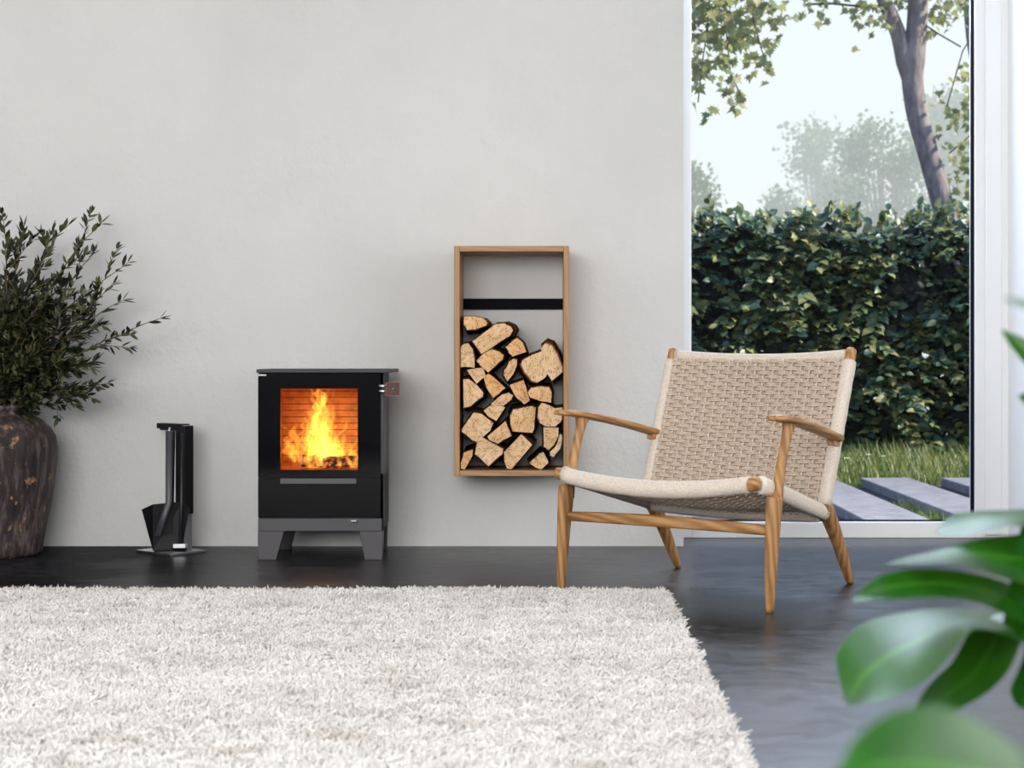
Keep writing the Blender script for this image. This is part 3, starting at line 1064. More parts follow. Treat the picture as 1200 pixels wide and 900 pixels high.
    for k in range(30):
        x = rnd.uniform(-40, 100)
        y = 330 + rnd.random() * 120 + max(0, x - 60) * .8
        if x > 70:
            y = max(y, 370)
        inner.append((x, min(y, 460)))
    for k, (x, y) in enumerate(inner):
        branch(at(x, y, rnd.uniform(5.12, 5.44)), 'short olive branch crowded into the dense dark middle of the bunch', .72, 7, 0, 1.35, .12, 'short olive branches in the dense middle of the urn bunch')
    for (x, y) in [(-60, 262), (-110, 300), (-150, 360), (-170, 420), (-30, 285), (-90, 390)]:
        branch(at(x, y, rnd.uniform(5.2, 5.4)), 'olive branch on the far left side of the urn, cut by the photo edge', .7, 5, 0, 1, .2, 'olive branches on the far left side of the urn')


olive()


# ------------------------------------------------------------------ lounge chair
def chair():
    ch = empty('lounge_chair', 'low oak lounge chair with woven paper cord seat and back', 'chair', (.312, 4.296, 0), (0, 0, -math.atan2(.586, .81)))
    X, Yv, Z = Vector((1, 0, 0)), Vector((0, 1, 0)), Vector((0, 0, 1))
    # front legs with the forked top: stub that carries the seat rail and the arm post
    for s in (-1, 1):
        x = .332 * s
        mb = MB()
        mb.loft([((x, .0, .0), X, Yv, .0075, .0085), ((x, .0005, .012), X, Yv, .0105, .0105), ((x, .004, .08), X, Yv, .0135, .0155), ((x, .012, .17), X, Yv, .0155, .0215),
                 ((x, .020, .24), X, Yv, .016, .027), ((x, .026, .292), X, Yv, .0155, .031), ((x, .027, .300), X, Yv, .014, .030)], 20, 0, 2.6)
        mb.loft([((x, .036, .26), X, Yv, .0145, .017), ((x, .045, .315), X, Yv, .0135, .0145), ((x, .062, .375), X, Yv, .0125, .013), ((x, .083, .43), X, Yv, .0120, .0125),
                 ((x, .098, .462), X, Yv, .0125, .016), ((x + .001 * s, .108, .484), X, Yv, .0150, .026), ((x + .001 * s, .108, .494), X, Yv, .0150, .027)], 20, 0, 2.6)
        mb.build('leg', 'oak_up', ch)
    # rear legs, swept back from the seat corner
    for s in (-1, 1):
        xt, xf = .292 * s, (.276 if s > 0 else -.312)
        d = Vector((0, .45, 1)).normalized()
        mb = MB()
        path = [((xf, .607, 0), .0080, .0085), ((xf, .600, .014), .0115, .012), ((xf * .98 + xt * .02, .563, .07), .0145, .017), ((xf * .7 + xt * .3, .505, .145), .017, .0215),
                ((xf * .4 + xt * .6, .448, .205), .019, .026), ((xt, .408, .238), .019, .030), ((xt, .404, .256), .0185, .025), ((xt, .411, .270), .0150, .018)]
        n = Vector((0, .75, .66))
        mb.loft([(c, X, Vector((0, .8, .35 if i else 0)).normalized() if i < 6 else Yv, a, b) for i, (c, a, b) in enumerate(path)], 20, 0, 2.5)
        mb.build('leg', 'oak_up', ch)
    # stretcher between the front legs
    mb = MB()
    secs = []
    for k in range(9):
        t = k / 8 * 2 - 1
        secs.append(((t * .325, .018, .211 + .004 * (1 - t * t)), Yv, Z, .0115 + .003 * (1 - t * t), .0135 + .003 * (1 - t * t)))
    mb.loft(secs, 16, 0, 3.0)
    mb.build('stretcher', 'oak_across', ch)
    # arm rests: flat paddles
    for s in (-1, 1):
        mb = MB()
        A = [(-.005, .5065, .006, .006), (.004, .506, .020, .0095), (.03, .505, .030, .0115), (.07, .502, .033, .012), (.13, .494, .032, .0125), (.22, .480, .028, .0125), (.33, .460, .024, .0125), (.42, .441, .0235, .013), (.452, .434, .0235, .013)]
        secs = []
        for y, z, w, h in A:
            t = max(0, min(1, y / .45))
            secs.append((((.341 - .035 * t) * s, y, z), X, Vector((0, .2, 1)).normalized(), w, h * .82))
        mb.loft(secs, 20, 0, 3.2)
        mb.build('armrest', 'oak_along', ch)
        MB().box((-.013, 0, -.013), (.013, .03, .012), 0, Matrix.Translation((.302 * s, .43, .427)) @ Matrix.Rotation(R(-12), 4, 'X')).build('arm_bracket', 'oak_along', ch, bevel=.002)

    # back plane
    b0, b1 = Vector((0, .392, .235)), Vector((0, .562, .683))
    bd = (b1 - b0).normalized()
    bn = Vector((0, -bd.z, bd.y))          # faces the front
    HB = .300
    # side posts: oak core with wrapped cord
    for s in (-1, 1):
        e0, e1 = b0 + X * (HB - .006) * s, b1 + X * HB * s
        mb = MB()
        secs = [(e0 - bd * .012, X, bn, .016, .019), (e0.lerp(e1, .5), X, bn, .0135, .017), (e1 - bd * .012, X, bn, .0135, .0155), (e1 + bd * .003, X, bn, .0130, .0145), (e1 + bd * .0065, X, bn, .0095, .0105)]
        mb.loft(secs, 20, 0, 3.0)
        mb.build('back_post', 'oak_up', ch)
        mb = MB()
        secs = []
        K = 20
        for k in range(K + 1):
            t = k / K
            p = (e0 + bd * .012).lerp(e1 - bd * .033, t)
            secs.append((p, X, bn, .0185 + .001 * math.sin(k * 2.1), .0215))
        mb.loft(secs, 24, 0, 2.4)
        mb.build('post_wrap', 'wrapped_cord', ch)
    # top rail wrapped in cord, dipping a little in the middle
    mb = MB()
    secs = []
    for k in range(25):
        t = k / 24 * 2 - 1
        c = b1 + X * (HB - .014) * t + bd * (-.0145 - .009 * (1 - t * t)) - bn * (.012 * (1 - t * t))
        secs.append((c, bn, bd, .0175, .0165))
    mb.loft(secs, 20, 0, 2.2)
    mb.build('top_rail_wrap', 'wrapped_cord', ch)

    def weave(name, S, Nn, nc, nr, wpitch, width, length, hamp, ncord=3, cr=.0019, prad=.002):
        mb = MB()
        sub = 6
        for i in range(nr):
            b = (i + .5) / nr
            for c in range(ncord):
                bb = b + ((c - (ncord - 1) / 2) * cr * 1.95) / length
                pts = []
                for k in range(nc * sub + 1):
                    a = k / (nc * sub)
                    ph = a * nc - .5
                    sg = math.cos(PI * ph) * (1 if i % 2 == 0 else -1)
                    sg = math.copysign(abs(sg) ** .4, sg)
                    skew = .0012 * math.sin(PI * ph + (PI / 2)) * (1 if i % 2 else -1) / length
                    pts.append(S(a, bb + skew) + Nn(a, bb) * hamp * sg)
                mb.tube(pts, cr, 5, 0, False)
        for j in range(nc):
            a = (j + .5) / nc
            for c in (-1, 1):
                aa = a + c * prad * 1.02 / width
                pts = []
                for k in range(nr * 3 + 1):
                    b = k / (nr * 3)
                    ph = b * nr - .5
                    sg = -math.cos(PI * ph) * (1 if j % 2 == 0 else -1)
                    pts.append(S(aa, b) + Nn(aa, b) * hamp * 1.0 * sg)
                mb.tube(pts, prad, 5, 1, False)
        mb.build(name, ['woven_cord', 'wrapped_cord'], ch)
    bl = (b1 - b0).length - .034
    bw = 2 * (HB - .012)

    def Sb(a, b):
        t = a * 2 - 1
        return b0 + X * (bw / 2 * t) + bd * (.006 + bl * b) - bn * (.020 * (1 - t * t) * (.45 + .55 * math.sin(PI * min(max(b, 0), 1)))) + bn * .013
    weave('woven_back', Sb, lambda a, b: bn, 19, 36, 0, bw, bl, .0042, 3, .0020, .0016)

    # second layer of cord behind the weave
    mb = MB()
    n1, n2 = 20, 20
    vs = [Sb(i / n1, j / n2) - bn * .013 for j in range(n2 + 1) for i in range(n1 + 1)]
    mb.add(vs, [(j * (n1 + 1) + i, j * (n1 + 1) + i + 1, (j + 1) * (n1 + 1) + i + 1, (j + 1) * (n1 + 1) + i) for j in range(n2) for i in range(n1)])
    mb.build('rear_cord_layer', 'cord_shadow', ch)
    # seat: rails
    f0z, fy = .338, -.042
    rz, ry = .225, .402

    def rail(t):   # side rail centre line (y, z)
        y = fy + .03 + (ry - fy - .03) * t
        z = f0z - .006 + (rz - f0z + .006) * t
        return y, z
    for s in (-1, 1):
        mb = MB()
        secs = []
        dirv = Vector((0, ry - fy, rz - f0z)).normalized()
        nz = Vector((0, -dirv.z, dirv.y))
        for k in range(17):
            t = k / 16
            y, z = rail(t)
            secs.append(((s * (.313 - .022 * t), y, z), X, nz, .0185, .0235 - .002 * t))
        mb.loft(secs, 24, 0, 2.2)
        mb.build('side_rail_wrap', 'wrapped_cord', ch)
    # front rail: oak bar with rounded showing ends; cord roll dips in the middle
    def frontc(t):
        return Vector((.322 * t, fy - .014 * (1 - t * t) * .5 + .004, f0z - .030 * (1 - t * t)))
    mb = MB()
    secs = []
    for k in range(31):
        t = k / 30 * 2 - 1
        c = frontc(t * .915)
        r = .0205 + .002 * (1 - t * t)
        secs.append((c, Yv, Z, r, r + .0015))
    mb.loft(secs, 24, 0, 2.0)
    mb.build('front_rail_wrap', 'wrapped_cord', ch)
    for s in (-1, 1):
        mb = MB()
        secs = []
        for t, r in ((.86, .0185), (.915, .0185), (.955, .0183), (.985, .0165), (1.0, .012), (1.006, .006)):
            secs.append((frontc(t * s), Yv, Z, r, r))
        mb.loft(secs, 20, 0, 2.0)
        mb.build('rail_end', 'oak_across', ch)
    # rear rail
    mb = MB()
    secs = []
    for k in range(15):
        t = k / 14 * 2 - 1
        secs.append(((.275 * t, ry + .0, rz - .010 - .008 * (1 - t * t)), Yv, Z, .019, .018))
    mb.loft(secs, 20, 0, 2.0)
    mb.build('rear_rail_wrap', 'wrapped_cord', ch)
    # loops of cord along the rear rail
    mb = MB()
    for k in range(13):
        x = -.25 + .5 * k / 12
        zz = rz - .010 - .008 * (1 - (x / .275) ** 2)
        mb.tube([(x - .011, ry - .020, zz + .006), (x - .005, ry - .0225, zz + .009), (x + .005, ry - .0225, zz + .009), (x + .010, ry - .021, zz + .005)], .0024, 6)
    mb.build('cord_loops', 'wrapped_cord', ch)

    def Ss(a, b):
        t = a * 2 - 1
        hw = .302 - .02 * b
        y = fy + .012 + (ry - fy - .02) * b
        z0 = f0z + .004 - .030 * (1 - t * t) * (1 - b) ** 2
        z1 = rz + .002
        z = z0 + (z1 - z0) * (b ** .9) - .030 * (1 - t * t) * math.sin(PI * b)
        return Vector((hw * t, y, z))
    weave('woven_seat', Ss, lambda a, b: Vector((0, .25, .97)), 18, 34, 0, .59, .47, .0032, 3, .0021, .0018)


chair()


# ------------------------------------------------------------------ rug
def rug():
    x0, x1, y0, y1 = -2.35, .325, 1.5, 4.35
    rg = empty('shag_rug', 'large cream shag rug lying on the dark concrete floor', 'rug', (0, 0, 0))
    MB().box((x0, y0, 0), (x1, y1, .012)).build('backing', 'rug_base', rg, bevel=.004)
    N1, N2 = 235000, 9000
    xs = RNG.uniform(x0 + .003, x1 - .003, 500000); ys = RNG.uniform(y0 + .003, y1 - .003, 500000)
    vis = (ys > 2.4) & (np.abs(xs) < .35 * ys + .12)
    keep = np.where(vis)[0]
    dens = keep[:N1]
    far = np.where(~vis)[0][:N2 * 4]
    idx = np.concatenate([dens, far])
    # edge fringe: extra strands along the far and right borders
    ne = 6500
    ex = np.concatenate([RNG.uniform(x0, x1, ne), x1 - np.abs(RNG.normal(0, .008, ne))])
    ey = np.concatenate([y1 - np.abs(RNG.normal(0, .008, ne)), RNG.uniform(y0, y1, ne)])
    xs = np.concatenate([xs[idx], ex]); ys = np.concatenate([ys[idx], ey])
    n = len(xs)
    # flow field: clumps leaning together
    def field(fx, fy, ph):
        return np.sin(xs * fx + ph + 1.7 * np.sin(ys * fy * .6 + ph)) + np.sin(ys * fy - ph * 1.3 + 1.3 * np.sin(xs * fx * .8))
    th = .8 * field(5, 9, .4) + 1.5 * field(61, 83, 2.0) + RNG.normal(0, 1.1, n)
    lean = np.clip(.6 + .22 * field(53, 71, 1.1) + .05 * field(7, 15, 1.1) + RNG.normal(0, .25, n), .1, 1.3)
    hgt = (.0175 + .0014 * field(6, 17, .9) + RNG.normal(0, .004, n)).clip(.009, .036)
    ridge = np.abs(np.sin(xs * 3.1 + 2.2 * np.sin(ys * 7 + xs * 2)) + np.sin(ys * 23 + 1.8 * np.sin(xs * 6.3)) + .5 * np.sin(xs * 17 + ys * 31))
    hgt = hgt * np.where(ridge < .07, .5, 1.0)
    dx, dy = np.cos(th) * lean, np.sin(th) * lean - .15
    P = np.zeros((n, 4, 3), dtype=np.float32)
    for k in range(4):
        t = k / 3
        P[:, k, 0] = xs + dx * hgt * t ** 1.6 + RNG.normal(0, .0008, n) * (k > 0)
        P[:, k, 1] = ys + dy * hgt * t ** 1.6 + RNG.normal(0, .0008, n) * (k > 0)
        P[:, k, 2] = .011 + hgt * (t - .28 * lean * t * t)
    P[:, :, 2] = np.maximum(P[:, :, 2], .004)
    hc = bpy.data.hair_curves.new('pile')
    hc.add_curves([4] * n)
    hc.points.foreach_set('position', P.ravel())
    rad = np.tile(np.array([.0012, .0013, .0012, .0006], dtype=np.float32), n)
    if 'radius' not in hc.attributes:
        hc.attributes.new('radius', 'FLOAT', 'POINT')
    hc.attributes['radius'].data.foreach_set('value', rad)
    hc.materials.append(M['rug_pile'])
    o = bpy.data.objects.new('pile', hc)
    COL.objects.link(o)
    o.parent = rg
    o['kind'] = 'stuff'


rug()


# ------------------------------------------------------------------ monstera in the foreground
def monstera():
    pot_c = Vector((.80, 1.35, 0))
    pt = empty('plant_pot', 'white plant pot on the floor outside the right edge', 'pot', pot_c)
    MB().lathe([(.0005, 0), (.12, 0), (.15, .02), (.17, .30), (.172, .31), (.160, .31), (.150, .27), (.0005, .265)], n=40).build('pot_body', 'pot_white', pt)
    MB().lathe([(.0005, .266), (.149, .268), (.0005, .275)], n=30).build('soil', 'soil', pt)
    pl = empty('monstera_plant', 'green monstera with deeply cut glossy leaves in the right foreground', 'plant', pot_c + Vector((0, 0, .27)))
    O = pl.location

    def lobe(mb, p0, p1, w, bend=(0, 0, 0), cup=.12, blunt=.55, side=Vector((0, 0, 1)), n=14, m=6, root=.35):
        """blade of one finger of a leaf from the midrib p0 to its tip p1"""
        p0, p1, bend = Vector(p0), Vector(p1), Vector(bend)
        ax = p1 - p0
        rows = []
        for i in range(n + 1):
            v = i / n
            c = p0 + ax * v + bend * (4 * v * (1 - v))
            sd = side - ax.normalized() * side.dot(ax.normalized())
            sd.normalize()
            nm = ax.cross(sd).normalized()
            ww = w * (root + (1 - root) * math.sin(PI * min(v * .5 / .55, .5))) * max(0.0, 1 - max(0, (v - blunt) / (1 - blunt)) ** 2.2) ** .75
            rows.append([c + sd * ww * (k / m * 2 - 1) + nm * cup * w * ((k / m * 2 - 1) ** 2) for k in range(m + 1)])
        vs = [p - O for r_ in rows for p in r_]
        fs, uv = [], []
        for i in range(n):
            for k in range(m):
                fs.append((i * (m + 1) + k, i * (m + 1) + k + 1, (i + 1) * (m + 1) + k + 1, (i + 1) * (m + 1) + k))
                uv.append([(k / m, i / n), ((k + 1) / m, i / n), ((k + 1) / m, (i + 1) / n), (k / m, (i + 1) / n)])
        mb.add(vs, fs, uv)

    def petiole(base, via):
        a = pot_c + Vector((random.uniform(-.05, .05), random.uniform(-.05, .05), .26))
        pts = []
        for k in range(15):
            t = k / 14
            pts.append(a.lerp(via, t).lerp(via.lerp(base, t), t) - O)
        MB().tube(pts, [.0065 - .003 * k / 14 for k in range(15)], 8).build('stem', 'monstera_stem', pl)

    # main leaf. Coordinates measured at ~1.55 m, the leaf slopes toward the camera at its tip
    def q(px, py, Y): return at(px, py, Y)
    mb = MB()
    base = q(1222, 672, 1.62)

    def Z(x, y): return (940 + x / 2.727, 570 + y / 2.727)

    def finger(A, B, Yb, Yt, dA, dB, cup=.012, n=16, m=8):
        """one finger of a cut leaf between two edges that meet at the tip; Yb/Yt depth at base and tip, dA/dB tilt of the edges"""
        def samp(E, t):
            L = [0]
            for a_, b_ in zip(E, E[1:]):
                L.append(L[-1] + math.dist(a_, b_))
            d = t * L[-1]
            i_ = max(k for k in range(len(L)) if L[k] <= d + 1e-9)
            i_ = min(i_, len(E) - 2)
            u = (d - L[i_]) / max(L[i_ + 1] - L[i_], 1e-9)
            # smooth through neighbours
            p0 = E[max(i_ - 1, 0)]; p1 = E[i_]; p2 = E[i_ + 1]; p3 = E[min(i_ + 2, len(E) - 1)]
            return tuple(.5 * ((2 * p1[c]) + (p2[c] - p0[c]) * u + (2 * p0[c] - 5 * p1[c] + 4 * p2[c] - p3[c]) * u * u + (3 * p1[c] - p0[c] - 3 * p2[c] + p3[c]) * u ** 3) for c in (0, 1))
        rows = []
        for i_ in range(n + 1):
            t = i_ / n
            a_, b_ = samp(A, t), samp(B, t)
            Y = Yb + (Yt - Yb) * t
            pinch = (1 - t) ** .5 if t > .5 else 1 - .29 * (t / .5)
            row = []
            for k in range(m + 1):
                w = k / m
                zx, zy = a_[0] + (b_[0] - a_[0]) * w, a_[1] + (b_[1] - a_[1]) * w
                yy = Y + (dA + (dB - dA) * w) * pinch + cup * pinch * (4 * w * (1 - w))
                row.append(q(*Z(zx, zy), yy) - O)
            rows.append(row)
        vs = [p for r_ in rows for p in r_]
        fs, uv = [], []
        for i_ in range(n):
            for k in range(m):
                fs.append((i_ * (m + 1) + k, i_ * (m + 1) + k + 1, (i_ + 1) * (m + 1) + k + 1, (i_ + 1) * (m + 1) + k))
                uv.append([(k / m, i_ / n), ((k + 1) / m, i_ / n), ((k + 1) / m, (i_ + 1) / n), (k / m, (i_ + 1) / n)])
        mb.add(vs, fs, uv)
    # thin upper finger, long second finger, broad pale tip, lower fingers, upper fingers
    finger([(800, 120), (709, 150), (560, 170), (430, 205), (330, 228), (260, 250)], [(800, 330), (709, 312), (600, 280), (480, 246), (360, 248), (260, 250)], 1.60, 1.56, .14, -.04)
    finger([(800, 360), (709, 330), (600, 290), (450, 265), (330, 266), (230, 295), (155, 367)], [(800, 480), (709, 440), (620, 395), (520, 362), (400, 356), (250, 364), (155, 367)], 1.60, 1.50, .08, -.02)
    finger([(760, 420), (640, 400), (560, 395), (440, 390), (330, 402), (200, 434), (125, 505), (108, 560), (142, 702)], [(760, 520), (640, 470), (560, 455), (520, 480), (480, 530), (420, 600), (330, 660), (230, 690), (142, 702)], 1.60, 1.47, .24, -.09, .014)
    finger([(640, 400), (560, 440), (525, 480), (480, 560), (400, 640), (358, 720), (372, 751)], [(760, 420), (700, 500), (665, 580), (610, 645), (540, 690), (440, 742), (372, 751)], 1.59, 1.50, .12, -.01, .010)
    finger([(700, 430), (712, 520), (690, 590), (664, 655), (690, 705)], [(860, 430), (880, 540), (840, 640), (760, 712), (690, 705)], 1.60, 1.52, .08, .0, .010)
    finger([(860, 430), (880, 520), (870, 600), (880, 690), (950, 740)], [(1000, 430), (1040, 540), (1040, 640), (1010, 712), (950, 740)], 1.62, 1.54, .08, .0, .010)
    finger([(900, 40), (800, 50), (709, 72), (560, 78), (470, 95), (425, 150)], [(900, 260), (800, 170), (709, 130), (600, 140), (500, 160), (425, 150)], 1.66, 1.70, .17, -.04)
    finger([(1000, 60), (1080, 0), (1180, -40), (1300, -60)], [(1000, 300), (1100, 220), (1220, 80), (1300, -60)], 1.66, 1.72, .08, -.02)
    finger([(1000, 300), (1100, 260), (1230, 230), (1340, 240)], [(1000, 450), (1120, 460), (1260, 380), (1340, 240)], 1.64, 1.62, .08, -.02)
    finger([(700, 120), (800, 110), (900, 120), (1050, 220)], [(640, 440), (760, 500), (900, 470), (1050, 220)], 1.62, 1.63, .06, -.02, .004)
    mb.build('leaf', 'monstera_leaf', pl)
    petiole(q(1240, 690, 1.645), Vector((.72, 1.5, .62)))
    # upper leaf, only finger tips reach the frame
    mb = MB()
    lobe(mb, q(1330, 470, 1.55), q(1177, 386, 1.50), .020, (0, 0, -.012), .2, .5, Vector((-.3, .3, 1)))
    lobe(mb, q(1330, 500, 1.55), q(1196, 462, 1.50), .020, (0, 0, -.006), .2, .5, Vector((-.3, .3, 1)))
    lobe(mb, q(1340, 530, 1.55), q(1215, 545, 1.50), .022, (0, 0, .0), .2, .5, Vector((0, .3, 1)))
    lobe(mb, q(1350, 440, 1.58), q(1240, 330, 1.6), .022, (0, 0, .0), .2, .5, Vector((-.6, .3, .7)))
    lobe(mb, q(1350, 440, 1.58), q(1390, 340, 1.6), .030, (0, 0, .0), .2, .5, Vector((-1, .3, .2)))
    lobe(mb, q(1340, 500, 1.55), q(1480, 470, 1.6), .040, (0, 0, .01), .2, .5, Vector((0, .3, 1)))
    mb.build('leaf', 'monstera_leaf', pl)
    petiole(q(1340, 500, 1.56), Vector((.76, 1.45, .8)))
    # pale distant finger
    mb = MB()
    lobe(mb, q(1290, 400, 1.15), q(1180, 348, 1.0), .010, (0, 0, .004), .2, .4, Vector((0, 1, .4)))
    lobe(mb, q(1290, 400, 1.15), q(1300, 300, 1.1), .016, (0, 0, .004), .2, .4, Vector((1, .4, .2)))
    lobe(mb, q(1290, 400, 1.15), q(1400, 420, 1.1), .020, (0, 0, .004), .2, .4, Vector((0, .4, 1)))
    mb.build('leaf', 'monstera_leaf', pl)
    petiole(q(1290, 400, 1.15), Vector((.70, 1.3, .75)))
    # near leaf at the bottom edge, out of focus
    mb = MB()
    lobe(mb, q(1290, 985, .80), q(990, 905, .70), .034, (0, 0, .016), .18, .5, Vector((-.25, .5, 1)), root=.5)
    lobe(mb, q(1290, 985, .80), q(1150, 868, .80), .036, (-.004, 0, .004), .18, .55, Vector((-.8, .6, .6)), root=.5)
    lobe(mb, q(1290, 985, .80), q(1260, 850, .84), .030, (0, 0, .006), .18, .5, Vector((-1, .3, .2)), root=.5)
    lobe(mb, q(1290, 985, .80), q(1120, 1080, .70), .034, (0, 0, .006), .18, .5, Vector((.5, .5, .8)), root=.5)
    mb.build('leaf', 'monstera_leaf', pl)
    petiole(q(1290, 985, .80), Vector((.62, 1.1, .52)))


monstera()


# ------------------------------------------------------------------ garden
def leafshape(mb, p, d, nrm, L, w, mi=0, fold=.25):
    d = d.normalized()
    s = d.cross(nrm)
    s = s.normalized() if s.length > 1e-5 else d.orthogonal().normalized()
    n2 = s.cross(d)
    m1 = p + d * L * .3; m2 = p + d * L * .66
    t = p + d * L - n2 * L * .12
    mb.add([p, m1 + s * w + n2 * w * fold, m1, m1 - s * w + n2 * w * fold, m2 + s * w * .92 + n2 * w * fold, m2, m2 - s * w * .92 + n2 * w * fold, t],
           [(0, 2, 1), (0, 3, 2), (1, 2, 5, 4), (2, 3, 6, 5), (4, 5, 7), (5, 6, 7)], None, mi, True)


MAPLE = [(0, -.05), (.28, -.32), (.2, -.08), (.62, -.16), (.5, .06), (.95, .3), (.52, .34), (.56, .6), (.28, .5), (0, 1.05)]


def mapleleaf(mb, p, d, nrm, L):
    d = d.normalized()
    s = d.cross(nrm)
    s = s.normalized() if s.length > 1e-5 else d.orthogonal().normalized()
    n2 = s.cross(d)
    pts = [(x, y) for x, y in MAPLE] + [(-x, y) for x, y in reversed(MAPLE[1:-1])]
    vs = [p + d * L * .2] + [p + s * x * L * .62 + d * y * L * .72 + n2 * (abs(x) * L * .18 - max(0, y) * L * .12) for x, y in pts]
    n = len(pts)
    mb.add(vs, [(0, 1 + (k + 1) % n, 1 + k) for k in range(n)], None, 0, True)


def garden():
    rnd = random.Random(99)
    MB().box((-14, 5.94, -.3), (20, 45, -.05)).build('ground', 'soil', kind='structure')
    MB().box((-3.5, 5.86, -.1), (3.8, 5.94, -.005)).build('threshold', 'slab_concrete', kind='structure')
    # slabs
    labs = ['concrete paving slab outside, mostly hidden behind the chair', 'concrete paving slab outside, just right of the chair back leg', 'concrete paving slab in the middle of the three by the grass',
            'concrete paving slab by the right edge of the window glass', 'concrete paving slab out of sight beyond the right window jamb', 'concrete paving slab hidden behind the wall left of the window']
    for k, x in enumerate((.865, 1.30, 1.725, 2.17, 2.605, .43)):
        o = MB().box((0, 0, 0), (.272, 2.72, .05)).build('paving_slab', 'slab_concrete', loc=(x, 5.96, -.05), bevel=.006)
        tag(o, labs[k], 'paving slab', 'concrete slabs laid in a row in the garden')
    # grass
    mb = MB()
    for k in range(16000):
        x = rnd.uniform(-.6, 4.4)
        edge = 8.72 + .16 * mnoise.noise(Vector((x * 2.3, 0, 1)))
        y = edge + rnd.random() ** 1.2 * 1.25
        h = rnd.uniform(.10, .25) * (1 + .3 * mnoise.noise(Vector((x * 3, y * 3, 5)))) * min(1, .45 + (y - edge) * 1.6)
        a = rnd.uniform(0, 2 * PI)
        lx, ly = math.cos(a) * h * rnd.uniform(.15, .75), math.sin(a) * h * rnd.uniform(.15, .6)
        w = rnd.uniform(.002, .0042)
        c, s = math.cos(a + PI / 2) * w, math.sin(a + PI / 2) * w
        z = -.055
        mb.add([(x - c, y - s, z), (x + c, y + s, z), (x + lx * .35 + c * .8, y + ly * .35 + s * .8, z + h * .6), (x + lx * .35 - c * .8, y + ly * .35 - s * .8, z + h * .6), (x + lx, y + ly, z + h * .95)],
               [(0, 1, 2, 3), (3, 2, 4)], None, 0, True)
    tag(mb.build('grass', 'grass_blade'), 'long green and yellow grass growing before the hedge', 'grass', kind='stuff')
    # grass tufts between slabs
    tl = [((1011, 566), 'small mossy grass tuft between slabs, nearest the long grass'), ((1077, 593), 'bright grass tuft between slabs in front of the middle slab'), ((1098, 607), 'sparse grass tuft beside the lower window rail')]
    for (px, py), lab in tl:
        s = (py + 4 - VPY) / (CAM_H + .05)
        Y = FPX / s
        o = at(px, py, Y); X0 = o.x
        mb = MB()
        for k in range(420):
            x = rnd.gauss(0, .05); y = rnd.gauss(0, .09)
            h = rnd.uniform(.02, .055) * math.exp(-(x / .09) ** 2)
            lx, ly = rnd.gauss(0, .012), rnd.gauss(0, .012)
            w = .002
            mb.add([(x - w, y, -.004), (x + w, y, -.004), (x + lx, y + ly, h)], [(0, 1, 2)], None, 0, True)
        tag(mb.build('grass_tuft', 'moss', loc=(X0, Y, -.05)), lab, 'grass tuft', 'grass tufts between the slabs')
    # daisies
    dl = [((992, 537), 'white daisy nearest the chair back at the foot of the grass', .020), ((1017, 533), 'white daisy in the grass, middle of the three', .016), ((1035, 534.5), 'white daisy in the grass farthest from the chair', .013)]
    for (px, py), lab, r in dl:
        Y = 8.74 + rnd.random() * .06
        c = at(px, py, Y - .06)
        fl = empty('daisy', lab, 'flower', (c.x, c.y, -.05), group='daisies in the grass')
        hz = c.z + .05
        MB().tube([(0, .03, 0), (0, .01, hz * .6), (0, 0, hz)], .0018, 5).build('stem', 'monstera_stem', fl)
        mb = MB()
        nP = 12
        for k in range(nP):
            a = 2 * PI * k / nP
            d = Vector((math.cos(a), math.sin(a) * .9, .1)); s = Vector((-math.sin(a), math.cos(a), 0)) * r * .24
            b = Vector((0, -.002, hz))
            mb.add([b, b + d * r * .7 + s, b + d * r, b + d * r * .7 - s], [(0, 1, 2, 3)])
        mb.build('petals', 'petal_white', fl)
        MB().lathe([(.0003, -.002), (r * .3, 0), (r * .22, .003), (.0003, .004)], (0, -.002, hz + .001), 10).build('flower_centre', 'flower_yellow', fl)
    # hedge
    hd = empty('beech_hedge', 'dense clipped green hedge behind the grass outside the window', 'hedge', (1.9, 9.9, -.05))
    O = Vector(hd.location)
    top = lambda x: 1.50 + .05 * mnoise.noise(Vector((x * 1.9, 3, 0))) + .03 * mnoise.noise(Vector((x * 7, 1, 0)))
    lm, dm, tw = MB(), MB(), MB()
    def hleaf(p, d, L, yel=0):
        nl = Vector((rnd.gauss(0, .30), rnd.gauss(-.42, .30), 1))
        if rnd.random() < .10:
            nl = Vector((rnd.gauss(0, .4), -1, rnd.gauss(.4, .3)))
        leafshape(lm, p - O, d, nl, L, L * rnd.uniform(.24, .33))
    # sprays: short twigs that carry leaves alternately, thicker in some places than in others
    n = 0
    while n < 2050:
        x = rnd.uniform(-1.0, 4.9)
        zt = top(x)
        z = rnd.uniform(.05, zt)
        dn = mnoise.noise(Vector((x * 2.1, z * 2.6, 3.3))) + .5 * mnoise.noise(Vector((x * 5, z * 6, 9)))
        if rnd.random() > .62 + 1.1 * dn + .45 * max(0, z / zt - .55):
            continue
        n += 1
        bul = .16 * dn
        p = Vector((x, 9.72 - bul + abs(rnd.gauss(0, .07)), z))
        d = Vector((rnd.gauss(0, .8), rnd.gauss(-.55, .3), rnd.gauss(-.05, .3))).normalized()
        ln = rnd.uniform(.10, .24)
        m = rnd.randint(7, 13)
        side = d.cross(Vector((0, 0, 1))).normalized()
        big = rnd.uniform(.8, 1.25)
        for q in range(m):
            t = q / m
            pp = p + d * ln * t + Vector((0, 0, -.05 * t * t))
            pp.z = min(max(pp.z, .02), zt + .05)
            hleaf(pp, d * .7 + side * (1 if q % 2 else -1) * rnd.uniform(.5, 1.0) + Vector((0, 0, rnd.gauss(-.1, .15))), rnd.uniform(.05, .08) * big)
